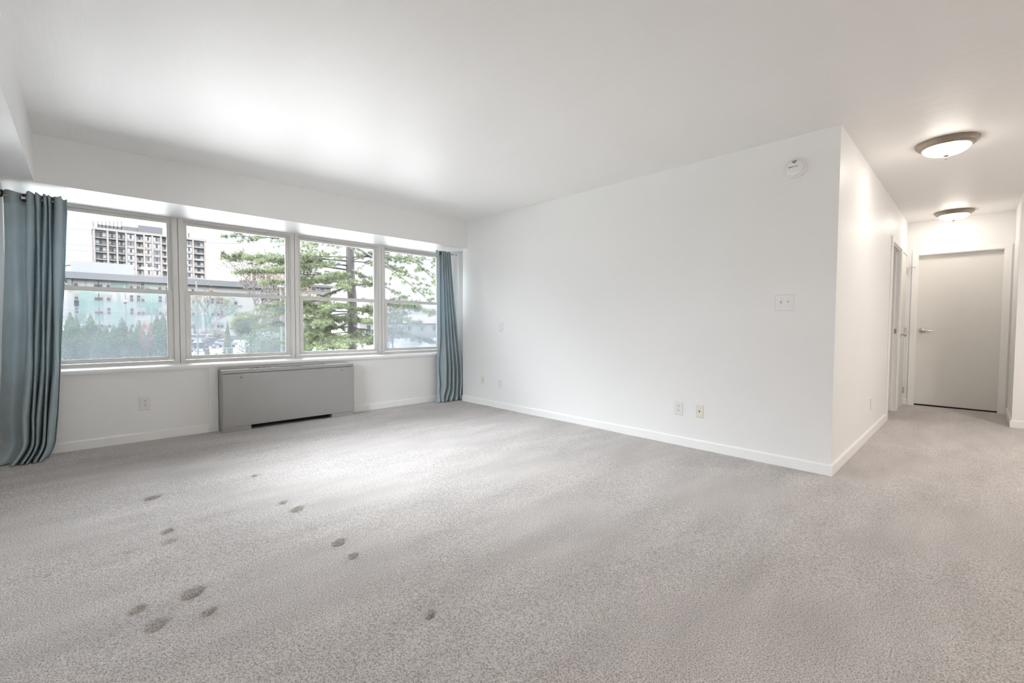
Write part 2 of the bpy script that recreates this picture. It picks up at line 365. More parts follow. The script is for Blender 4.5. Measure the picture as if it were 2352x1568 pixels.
d2 = empty('door_2', (7.1, YC, 0)); struct(d2, 'open doorway with white casing on the hallway wall')
c = MB(); casing(c, DX0, DX1, DZ, .065, .016, (0, YC, 0), (1, 0, 0), (0, -1, 0)); part(c, 'casing', M_TRIM, d2, .004)
j = MB(); j.box(DX1 - .014, DX1, YC - .002, YC + .122, -.01, DZ); j.box(DX0, DX0 + .014, YC - .002, YC + .122, -.01, DZ); j.box(DX0, DX1, YC - .002, YC + .122, DZ - .014, DZ)
j.box(DX1 - .026, DX1 - .014, YC + .04, YC + .075, -.01, DZ); j.box(DX0, DX1, YC + .04, YC + .075, DZ - .026, DZ - .014)
part(j, 'jamb', M_TRIM, d2, .001)
part(MB().box(DX1 - .0155, DX1 - .0135, YC + .012, YC + .034, .99, 1.05), 'strike_plate', M_METAL, d2)

d3 = empty('door_3', (7.9, YC, 0)); struct(d3, 'narrow closed closet door beside the hallway corner')
c = MB(); casing(c, 7.66, 8.20, DZ + .0, .04, .012, (0, YC, 0), (1, 0, 0), (0, -1, 0)); part(c, 'casing', M_TRIM, d3, .003)
s3 = part(MB().box(7.665, 8.195, YC - .006, YC + .03, .02, DZ - .005), 'door_slab', M_DOOR, d3, .002)
kb = MB(); kb.lathe([(.0, .062), (.020, .060), (.027, .050), (.026, .038), (.012, .030), (.011, .008), (.030, .006), (.032, 0)], (7.74, YC - .006, .975), 'y', 28, sign=-1)
part(kb, 'knob', M_METAL, s3)
for z in (.2, 1.02, 1.84):
    hg = MB().tube([(8.197, YC - .016, z - .045), (8.197, YC - .016, z + .045)], .008, 10); hg.box(8.165, 8.23, YC - .0145, YC - .005, z - .045, z + .045)
    part(hg, 'hinge', M_METAL, d3)
st = MB().tube([(8.197, YC - .016, 1.885), (8.19, YC - .04, 1.89), (8.18, YC - .085, 1.885)], .004, 8); st.lathe([(0, -.008), (.009, -.006), (.009, .006), (0, .008)], (8.18, YC - .085, 1.885), 'y', 12)
part(st, 'hinge_pin_stop', M_METAL, d3)

# ------------------------------------------------------------------ heating cabinet under the window
def cabinet():
    x0, x1, y0, y1 = .972, 2.306, 5.115, YW - .001; r = empty('radiator_cabinet', ((x0 + x1) / 2, 5.2, 0))
    tag(r, 'long low grey metal radiator cabinet standing below the window sill', 'radiator')
    b = MB(); b.box(x0, x0 + .012, y0 + .006, y1, .045, .585); b.box(x1 - .012, x1, y0 + .006, y1, .045, .585); b.box(x0, x1, y1 - .01, y1, .045, .585)
    b.box(x0, x1, y0 + .02, y1, .12, .13); part(b, 'body', M_CAB, r, .002)
    fp = part(MB().box(x0 + .001, x1 + .006, y0, y0 + .018, .047, .579), 'front_panel', M_CAB, r, .004)
    for kx in (1.14, 2.166):
        k = MB().lathe([(0, .004), (.006, .0045), (.009, .003), (.0105, 0)], (kx, y0, .541), 'y', 20, sign=-1); k = part(k, 'screw', mat('brownish_screw', (.30, .255, .21, 1), .4, metal=.3), fp)
        k['label'] = 'round metal screw head'
    # top with louvre slots
    t = MB(); zt, zb = .618, .584
    t.box(x0 - .002, x1 - .002, y0 - .003, y0 + .014, zb, zt); t.box(x0 - .002, x0 + .25, y0 + .014, y1, zb, zt); t.box(x1 - .30, x1 - .002, y0 + .014, y1, zb, zt)
    t.box(x0 + .25, x1 - .30, y0 + .014, y0 + .035, zb, zt); t.box(x0 + .25, x1 - .30, y1 - .03, y1, zb, zt)
    part(t, 'top', M_CAB, r, .002)
    g = MB(); n = 14; ln = (x1 - .30) - (x0 + .25)
    for k in range(n):
        xa = x0 + .25 + ln * k / n; g.box(xa, xa + .012, y0 + .03, y1 - .025, zb + .012, zt - .002)
    for k in range(5):
        ya = y0 + .04 + k * .018; g.box(x0 + .25, x1 - .30, ya, ya + .006, zb + .006, zt - .008)
    part(g, 'grille', M_CAB, r)
    for xa, xb in ((x0 + .002, 1.223), (2.05, x1 - .008)):
        part(MB().box(xa, xb, y0 + .006, y1, -.006, .046), 'foot', M_CAB, r, .001)
    part(MB().box(1.224, 2.049, y1 - .05, y1 - .012, -.006, .118), 'void_shade_sheet', M_DARK, r)  # black sheet put in for the shade below the hollow cabinet
cabinet()

# ------------------------------------------------------------------ outlets, switch, smoke detector
def plate_mb(w_, h_, t=.0055):
    """wall plate in local (u, v, n) with sloped rim"""
    a, b = w_ / 2, h_ / 2; c_ = .006
    V = [(-a, -b, 0), (a, -b, 0), (a, b, 0), (-a, b, 0), (-a, -b, t * .35), (a, -b, t * .35), (a, b, t * .35), (-a, b, t * .35), (-a + c_, -b + c_, t), (a - c_, -b + c_, t), (a - c_, b - c_, t), (-a + c_, b - c_, t)]
    return V, [(0, 3, 2, 1), (8, 9, 10, 11)] + [(i, (i + 1) % 4, 4 + (i + 1) % 4, 4 + i) for i in range(4)] + [(4 + i, 4 + (i + 1) % 4, 8 + (i + 1) % 4, 8 + i) for i in range(4)]
def wall_frame(pos, nrm):
    n = Vector(nrm); u = Vector((0, 0, 1)).cross(n); return Vector(pos), u, Vector((0, 0, 1)), n
def tr_(fr, pts): o, u, v, n = fr; return [o + u * p[0] + v * p[1] + n * p[2] for p in pts]
def disc(mb, fr, c, r, n0, n1, seg=20, flat=0.):
    P = []
    for h in (n0, n1):
        for k in range(seg):
            t = 2 * PI * k / seg; y = r * math.sin(t)
            if flat: y = max(-flat, min(flat, y))
            P.append((c[0] + r * math.cos(t), c[1] + y, h))
    mb.add(tr_(fr, P), [tuple(range(seg, 2 * seg))] + [(k, (k + 1) % seg, seg + (k + 1) % seg, seg + k) for k in range(seg)])
def rect(mb, fr, x0, x1, y0, y1, n0, n1):
    P = [(x, y, z) for z in (n0, n1) for x, y in ((x0, y0), (x1, y0), (x1, y1), (x0, y1))]
    mb.add(tr_(fr, P), [(0, 3, 2, 1), (4, 5, 6, 7), (0, 1, 5, 4), (1, 2, 6, 5), (2, 3, 7, 6), (3, 0, 4, 7)])
def duplex(pos, nrm, label, w_=.076, h_=.118):
    fr = wall_frame(pos, nrm); r = empty('power_outlet', pos); tag(r, label, 'outlet')
    V, Fc = plate_mb(w_, h_); part(MB().add(tr_(fr, V), Fc), 'cover_plate', M_PLATE, r)
    for s in (1, -1):
        m = MB(); disc(m, fr, (0, .0195 * s), .0172, .005, .0072, 24, .0142); f_ = part(m, 'receptacle', M_PLATE, r)
        q = MB(); rect(q, fr, -.0078, -.0052, .0195 * s - .008, .0195 * s + .001, .007, .0075); rect(q, fr, .0052, .0078, .0195 * s - .008, .0195 * s + .001, .007, .0075)
        disc(q, fr, (0, .0195 * s + .0075), .0034, .007, .0075, 12); q = part(q, 'slot', M_SLOT, f_); q['label'] = 'dark socket slots'
    m = MB(); disc(m, fr, (0, 0), .0028, .005, .0068, 12); part(m, 'screw', M_METAL, r)
def jack(pos, nrm, label):
    fr = wall_frame(pos, nrm); r = empty('phone_jack', pos); tag(r, label, 'outlet')
    V, Fc = plate_mb(.070, .115); part(MB().add(tr_(fr, V), Fc), 'cover_plate', M_IVORY, r)
    m = MB(); rect(m, fr, -.0055, .0055, -.007, .004, .005, .0062); rect(m, fr, -.003, .003, .004, .0065, .005, .0062); m = part(m, 'socket', M_SLOT, r); m['label'] = 'dark jack opening'
    for v in (.041, -.041):
        m = MB(); disc(m, fr, (0, v), .003, .005, .0068, 12); part(m, 'screw', M_IVORY, r)
duplex((.397, YW, .342), (0, -1, 0), 'white duplex power outlet on the wall under the leftmost window', .082, .125)
duplex((XR, 4.269, .326), (-1, 0, 0), 'white duplex power outlet on the right wall near the far curtain, below the blank plate')
duplex((XR, 1.862, .331), (-1, 0, 0), 'white duplex power outlet on the right wall beside an ivory jack, nearer the hallway', .080, .122)
duplex((5.53, YC, .32), (0, -1, 0), 'slim white power outlet low on the hallway wall before the doorway')
jack((XR, 4.619, .328), (-1, 0, 0), 'ivory phone jack plate low on the right wall, closest to the far curtain')
jack((XR, 1.671, .330), (-1, 0, 0), 'ivory phone jack plate low on the right wall, to the hallway side of an outlet')
fr = wall_frame((XR, 4.256, 1.057), (-1, 0, 0)); r = empty('blank_plate', (XR, 4.256, 1.057)); tag(r, 'white blank cover plate at mid height on the right wall', 'wall plate')
V, Fc = plate_mb(.072, .122, .009); part(MB().add(tr_(fr, V), Fc), 'cover_plate', M_PLATE, r)
for v in (.046, -.046):
    m = MB(); disc(m, fr, (0, v), .003, .008, .0096, 12); part(m, 'screw', M_PLATE, r)
def light_switch():
    pos = (XR, 1.035, 1.258); fr = wall_frame(pos, (-1, 0, 0)); r = empty('light_switch', pos); tag(r, 'white two-toggle light switch plate on the right wall near the hallway corner', 'light switch')
    V, Fc = plate_mb(.130, .127, .0065); part(MB().add(tr_(fr, V), Fc), 'cover_plate', M_PLATE, r)
    for s in (-.023, .023):
        m = MB(); rect(m, fr, s - .0055, s + .0055, -.012, .012, .006, .0078)
        m.add(tr_(fr, [(s - .0045, -.007, .006), (s + .0045, -.007, .006), (s + .0045, .004, .006), (s - .0045, .004, .006), (s - .0035, -.002, .021), (s + .0035, -.002, .021), (s + .0035, .006, .019), (s - .0035, .006, .019)]),
              [(0, 3, 2, 1), (4, 5, 6, 7), (0, 1, 5, 4), (1, 2, 6, 5), (2, 3, 7, 6), (3, 0, 4, 7)])
        part(m, 'toggle', M_IVORY, r)
        q = MB(); rect(q, fr, s - .004, s + .004, .007, .012, .0076, .0081); part(q, 'slot', M_SLOT, r)
        for v in (.030, -.030):
            m = MB(); disc(m, fr, (s, v), .0032, .006, .008, 12); part(m, 'screw', M_METAL, r)
light_switch()
def smoke():
    pos = (XR, .985, 2.262); fr = wall_frame(pos, (-1, 0, 0)); r = empty('smoke_detector', pos); tag(r, 'round white smoke detector high on the right wall near the hallway corner', 'smoke detector')
    part(MB().lathe([(.074, 0), (.074, .012), (.070, .018), (.062, .020), (.060, .020)], pos, 'x', 56, sign=-1), 'mounting_ring', M_PLATE, r)
    part(MB().lathe([(.0605, .012), (.0605, .030), (.057, .037), (.048, .042), (.030, .045), (.0001, .046)], pos, 'x', 56, sign=-1), 'body', M_PLATE, r)
    nk = mat('dark_printed_ink', (.05, .045, .04, 1), .6)
    g = MB()   # sounder grille: four curved slots
    for k, (vv, hw) in enumerate(((.046, .017), (.040, .014), (.034, .010), (.029, .006))):
        P = []
        for t in np.linspace(-1, 1, 9): P.append(tr_(fr, [(t * hw - .0, vv - .25 * (t * hw) ** 2 * 40, .0425 + (.004 if vv < .036 else 0))])[0])
        g.tube(P, .0016, 6)
    g = part(g, 'grille', nk, r); g['label'] = 'dark sounder slots'
    rr = MB(); P = [tr_(fr, [(.034 * math.cos(t), .052 + .026 * math.sin(t), .0405 + .002 * abs(math.sin(t)))])[0] for t in np.linspace(PI * 1.02, PI * 1.98, 20)]; rr.tube(P, .0006, 5); part(rr, 'groove', mat('soft_grey_plastic', (.45, .43, .40, 1), .5), r)
    # printed emblem (a small rounded square mark) and maker's word line, and the test button outline
    e = MB(); rect(e, fr, -.038, -.029, -.002, .007, .0400, .0452); e = part(e, 'emblem', nk, r); e['label'] = 'small dark square emblem'
    e2 = MB(); disc(e2, fr, (-.0335, .0025), .0022, .045, .0456, 12); part(e2, 'emblem_centre', M_PLATE, r)
    for a, b in ((-.025, -.004), (.0, .022)):
        cu = bpy.data.curves.new('lettering', 'FONT'); cu.body = 'FIRST' if a < -.01 else 'ALERT'; cu.size = .0085; cu.extrude = .0004
        tmp = bpy.data.objects.new('lettering', cu); COL.objects.link(tmp); bpy.context.view_layer.update()
        me = bpy.data.meshes.new_from_object(tmp); bpy.data.objects.remove(tmp); me.materials.clear(); me.materials.append(nk)
        o = bpy.data.objects.new('lettering', me); COL.objects.link(o); o.parent = r
        u, v, n = fr[1], fr[2], fr[3]; mm = Matrix((u, v, n)).transposed().to_4x4(); mm.translation = u * a + v * 0.0 + n * .0462; o.matrix_local = mm
    b_ = MB(); P = [tr_(fr, [(.0115 * math.cos(t) * (1 if math.sin(t) < .1 else .75), -.030 + .012 * math.sin(t), .0445 - .0012 * (1 - math.sin(t)))])[0] for t in np.linspace(0, 2 * PI, 26)]
    b_.tube(P, .0007, 6); b_ = part(b_, 'test_button', nk, r); b_['label'] = 'outlined test button'
    b2 = MB(); disc(b2, fr, (-.031, -.026), .0015, .040, .0445, 10); part(b2, 'indicator_light', nk, r)
smoke()

# ------------------------------------------------------------------ ceiling lamps
LAMP_W, LAMP_C = 12.5, (1, .91, .82, 1)
M_RIM = mat('bronze_nickel_rim', (.33, .285, .24, 1), .32, metal=.85, var=.06, vscale=30)
M_DOME = mat('frosted_glass_dome', (.9, .88, .84, 1), .4, emit=LAMP_C, estr=LAMP_W)
M_FILL_DOME = mat('fill_lamp_dome', (.9, .88, .84, 1), .4, emit=(1, .93, .86, 1), estr=100.)  # glow of the added out-of-view fill lamps
def lamp(x, y, label, dm=None):
    r = empty('ceiling_lamp', (x, y, H)); tag(r, label, 'ceiling light', 'dome lamps along the hallway ceiling')
    part(MB().lathe([(.165, 0), (.182, .001), (.184, .006), (.180, .010), (.181, .014), (.177, .020), (.172, .022), (.168, .030), (.160, .036), (.152, .038), (.148, .046), (.140, .048), (.136, .046)], (x, y, H), 'z', 96, False, -1), 'rim', M_RIM, r)
    prof = [(.140 * math.cos(t), .040 + .062 * math.sin(t)) for t in np.linspace(0, PI / 2, 14)]
    part(MB().lathe(prof[:-1] + [(.0005, .102)], (x, y, H), 'z', 64, sign=-1), 'glass_dome', dm or M_DOME, r)
    part(MB().lathe([(.0, .096), (.020, .100), (.018, .106), (.009, .112), (.006, .118), (.009, .122), (.007, .128), (.0005, .131)], (x, y, H), 'z', 28, sign=-1), 'finial', M_RIM, r)
lamp(4.83, .213, 'round dome ceiling lamp with a bronze rim, the larger-looking one nearer the room')
lamp(1.2, -2.95, 'added unseen dome fill lamp over the near end of the living room', M_FILL_DOME)  # added out of view for fill, placed so its reflection lands in the pane
lamp(5.3, -1.5, 'added unseen dome fill lamp over the dining space beside the hallway', M_FILL_DOME)  # added out of view to brighten the room
lamp(7.80, .252, 'round dome ceiling lamp with a dark rim in front of the end door')

# ------------------------------------------------------------------ curtains
M_CURT = mat('blue_grey_linen', (.52, .605, .64, 1), .85, spec=.15, bump=.35, bscale=900, var=.05, vscale=7, trans=.33)
def catmull(P, n):
    P = [np.array(p, float) for p in P]; P = [2 * P[0] - P[1]] + P + [2 * P[-1] - P[-2]]; out = []
    m = len(P) - 3
    for s in np.linspace(0, m - 1e-6, n):
        i = int(s); t = s - i; a, b, c_, d = P[i:i + 4]
        out.append(.5 * ((2 * b) + (-a + c_) * t + (2 * a - 5 * b + 4 * c_ - d) * t * t + (-a + 3 * b - 3 * c_ + d) * t ** 3))
    return out
def curtain(name, plans, z_levels, label, nseg=220, nz=90, warp=None, ztop=None, zbot=None, push=0.):
    """plans[k]: plan-view control points (x, y) of the cloth at height z_levels[k]"""
    z_levels = list(z_levels); cur = [np.array(catmull(p, nseg)) for p in plans]
    V = []; zs = np.linspace(0, 1, nz) ** 1.0
    ztop, zbot = z_levels[0] if ztop is None else ztop, z_levels[-1] if zbot is None else zbot
    for a in zs:
        z = ztop + (zbot - ztop) * a
        k = 0
        while k < len(z_levels) - 2 and z < z_levels[k + 1]: k += 1
        t = (z_levels[k] - z) / (z_levels[k] - z_levels[k + 1]); t = t * t * (3 - 2 * t) if k in () else t
        C_ = cur[k] * (1 - t) + cur[k + 1] * t
        for i, q in enumerate(C_):
            p = (q[0] - push * .3, q[1] - push, z); V.append(warp(p, i / (nseg - 1)) if warp else p)
    Fc = [(j * nseg + i, j * nseg + i + 1, (j + 1) * nseg + i + 1, (j + 1) * nseg + i) for j in range(nz - 1) for i in range(nseg - 1)]
    m = MB().add(V, Fc, True); o = m.build('cloth' if not push else 'header_band', M_CURT, None)
    md = o.modifiers.new('thickness', 'SOLIDIFY'); md.thickness = .0016; md.offset = 0
    return o
Yf, Yb = 5.105, 5.215
# left curtain, plan points from its outer edge to the window side
def left_plan(xs, yo=0, amp=1.0):
    ys = [5.205, 5.175, 5.150, 5.165, 5.115, 5.105, 5.135, 5.200, 5.130, 5.105, 5.150, 5.190, 5.120, 5.108, 5.150, 5.180, 5.115, 5.112, 5.190, 5.215, 5.125, 5.105, 5.125, 5.180, 5.205, 5.190]
    return [(x, 5.155 + (y - 5.155) * amp + yo) for x, y in zip(xs, ys)]
B = [-.439, -.405, -.365, -.318, -.306, -.288, -.272, -.268, -.262, -.250, -.236, -.234, -.228, -.216, -.203, -.200, -.196, -.182, -.172, -.168, -.164, -.150, -.138, -.130, -.124, -.116]
def warpB(x0, x1, sh=0): 
    a, b = B[0], B[-1]; return [x0 + (x - a) / (b - a) * (x1 - x0) + sh for x in B]
T = [-.412, -.39, -.355, -.302, -.290, -.272, -.250, -.246, -.240, -.226, -.212, -.208, -.200, -.190, -.180, -.176, -.170, -.160, -.152, -.148, -.142, -.120, -.102, -.098, -.085, -.066]
def lw_(p, s):
    x, y, z = p
    if z < .17:
        q = (.17 - z) / .17; q2 = q ** 1.6
        x -= .115 * q2 * (1 - .35 * s); y -= .075 * q2 + .012 * q * math.sin(s * 40)
        z = z + .012 * math.sin(s * 37) * q * (1 - q) * 2
    z += .007 * math.sin(s * 44) * max(0, (z - 1.98) / .1)
    y += .016 * math.sin(s * 13 + z * 2.3) * max(0, 1 - s * 3.2); x += .004 * math.sin(z * 5 + s * 20)
    return (x, y, max(z, .004))
def make_curtain(cloth, label, rod, rings, name='curtain'):
    r = empty(name, (rod[0][0], rod[0][1], 0)); tag(r, label, 'curtain')
    def rep(o):
        o.parent = r; o.data.transform(Matrix.Translation(-r.location)); return o
    rep(cloth)
    rep(MB().tube(rod, .0085, 14).build('rod', mat('pewter_rod', (.40, .38, .34, 1), .3, metal=1.)))
    return r, rep
lc = curtain('left', [left_plan(T, 0, 1.0), left_plan(T, 0, 1.1), left_plan(B, 0, 1.35), left_plan(warpB(-.46, -.134), 0, 1.4), left_plan(warpB(-.49, -.160), -.01, 1.4), left_plan(warpB(-.475, -.178), -.02, 1.35), left_plan(warpB(-.43, -.150), -.035, 1.3)],
             [2.088, 1.98, 1.20, .70, .34, .16, .006], '', nseg=300, nz=110, warp=lw_)
lr, rep = make_curtain(lc, 'blue-grey grommet curtain panel hanging at the left end of the windows', [(-.44, 5.165, 2.048), (-.10, 5.175, 2.048)], None)
rep(curtain('left', [left_plan(T, 0, 1.0), left_plan(T, 0, 1.1), left_plan(B, 0, 1.35), left_plan(warpB(-.46, -.134), 0, 1.4), left_plan(warpB(-.49, -.160), -.01, 1.4), left_plan(warpB(-.475, -.178), -.02, 1.35), left_plan(warpB(-.43, -.150), -.035, 1.3)],
             [2.088, 1.98, 1.20, .70, .34, .16, .006], '', nseg=300, nz=110, warp=lw_, ztop=2.086, zbot=1.992, push=.003))
M_RING = mat('black_grommet', (.02, .02, .022, 1), .35, metal=.6)
def ring(c, nrm, R=.024, rr=.006):
    nrm = Vector(nrm).normalized(); a = nrm.orthogonal().normalized(); b = nrm.cross(a); c = Vector(c)
    P = [c + (a * math.cos(t) + b * math.sin(t)) * R for t in np.linspace(0, 2 * PI, 25)]; return MB().tube(P, rr, 8, caps=False)
for c_, n_ in (((-.300, 5.128, 2.040), (-.5, -1, 0)), ((-.425, 5.165, 2.06), (-1, -.3, 0))): rep(ring(c_, n_).build('grommet', M_RING))
rep(MB().tube([(-.322, 5.13, 2.040), (-.283, 5.142, 2.040)], .014, 14).build('rod_sleeve', M_METAL))
seam = MB()
rep(MB().tube([(-.43, 5.165, 2.048), (-.43, 5.165, 2.138)], .006, 8).build('bracket', M_METAL))

# right curtain: tight pleats at the rod, fanning out to the floor
def zig(x0, x1, n, ya, yb, first=None):
    P = []
    for k in range(2 * n + 1):
        x = x0 + (x1 - x0) * k / (2 * n); P.append((x, ya if k % 2 else yb))
    if first: P[0] = first
    return P
def rw_(p, s):
    x, y, z = p
    q = max(0, (.25 - z) / .25)
    x += .02 * math.sin(s * 9 + z * 20) * q - .045 * q ** 1.5 * (1 - s) ; y -= .035 * q ** 1.4 * max(0, .7 - s)
    z += .005 * math.sin(s * 60) * max(0, (z - 1.98) / .1)
    return (x, y, max(z, .004))
n_ = 5
rc_ = curtain('right', [[(3.505, 5.165), (3.535, 5.135)] + zig(3.565, 3.735, n_, 5.12, 5.19), [(3.52, 5.165), (3.548, 5.135)] + zig(3.575, 3.745, n_, 5.12, 5.19),
                        [(3.53, 5.165), (3.55, 5.135)] + zig(3.578, 3.80, n_, 5.105, 5.185), [(3.535, 5.165), (3.555, 5.13)] + zig(3.58, 3.86, n_, 5.09, 5.19),
                        [(3.54, 5.20), (3.56, 5.18)] + zig(3.585, 3.905, n_, 5.07, 5.20), [(3.54, 5.18), (3.56, 5.15)] + zig(3.585, 3.93, n_, 5.085, 5.21), [(3.53, 5.17), (3.555, 5.13)] + zig(3.56, 3.92, n_, 5.09, 5.19)],
              [2.088, 1.98, 1.40, .90, .50, .22, .006], '', nseg=260, nz=100, warp=rw_)
rr_, rep = make_curtain(rc_, 'blue-grey grommet curtain panel fanning to the floor in the far corner by the right wall', [(3.60, 5.165, 2.062), (3.80, 5.165, 2.062)], None)
rep(curtain('right', [[(3.505, 5.165), (3.535, 5.135)] + zig(3.565, 3.735, n_, 5.12, 5.19), [(3.52, 5.165), (3.548, 5.135)] + zig(3.575, 3.745, n_, 5.12, 5.19),
                        [(3.53, 5.165), (3.55, 5.135)] + zig(3.578, 3.80, n_, 5.105, 5.185), [(3.535, 5.165), (3.555, 5.13)] + zig(3.58, 3.86, n_, 5.09, 5.19),
                        [(3.54, 5.20), (3.56, 5.18)] + zig(3.585, 3.905, n_, 5.07, 5.20), [(3.54, 5.18), (3.56, 5.15)] + zig(3.585, 3.93, n_, 5.085, 5.21), [(3.53, 5.17), (3.555, 5.13)] + zig(3.56, 3.92, n_, 5.09, 5.19)],
              [2.088, 1.98, 1.40, .90, .50, .22, .006], '', nseg=260, nz=100, warp=rw_, ztop=2.086, zbot=1.992, push=.003))
rep(ring((3.548, 5.128, 2.052), (-1, -.55, 0), .019, .005).build('grommet', M_RING))
rep(MB().tube([(3.80, 5.165, 2.062), (3.842, 5.165, 2.062)], .004, 10).build('rod_tip', M_METAL))
rep(MB().lathe([(.0, -.008), (.008, -.006), (.010, 0), (.008, .006), (0, .008)], (3.848, 5.165, 2.062), 'x', 16).build('finial', M_RIM))


#EXTERIOR
# ------------------------------------------------------------------ outside: ground, street, buildings, trees
def pl(px, py, Y):
    d = fw + rt * ((px - 1176) / F_PX) - up * ((py - 784) / F_PX); t = Y / d.y
    return d.x * t, EYE + d.z * t
GZ = -3.1
M_GROUND = mat('dull_lawn', tuple(c * .2 for c in srgb(130, 135, 100)[:3]) + (1,), .95, var=.25, vscale=.4)
M_ASPH = mat('pale_asphalt', tuple(c * .06 for c in srgb(190, 190, 192)[:3]) + (1,), .9, var=.1, vscale=.8)
struct(MB().box(-120, 220, 5.74, 420, GZ - .4, GZ).build('ground', M_GROUND))
struct(MB().box(-30, 45, 5.76, 30, GZ - .1, GZ + .03).build('bounce_ground', mat('bounce_ground_pale', (.30, .29, .28, 1), .8, var=.06, vscale=1)))  # unseen pale ground added to bounce daylight up through the windows
struct(MB().box(-120, XL - .14, -80, 5.73, GZ - .4, GZ).build('added_side_ground', mat('added_side_ground_grey', (.26, .255, .24, 1), .9, var=.1, vscale=.8)))  # unseen ground added to cut light rising through the side window
struct(MB().box(-60, 160, 66, 118, GZ - .1, GZ + .02).build('parking_lot_ground', M_ASPH))
e_ = lambda r, g, b, k=.074: tuple(c * k for c in srgb(r, g, b)[:3]) + (1,)
M_TW = mat('off_white_cladding', e_(236, 232, 232), .6, var=.02); M_TG = mat('grey_fascia', e_(120, 125, 136), .6)
M_TEAL = [mat('deep_teal_panel', e_(110, 182, 168), .45), mat('mid_teal_panel', e_(140, 205, 192), .45), mat('mint_panel', e_(176, 224, 214), .45), mat('pale_mint_panel', e_(202, 234, 228), .45)]
M_WG = mat('blue_grey_window_glass', e_(120, 130, 145), .15); M_WP = mat('pale_window_blind', e_(190, 198, 192), .6); M_WHT = mat('white_window_frame', e_(245, 245, 245), .4)
M_MET = mat('white_ribbed_metal', e_(222, 222, 224), .5, bump=.4, bscale=1, stretch=(6, 1, .01))

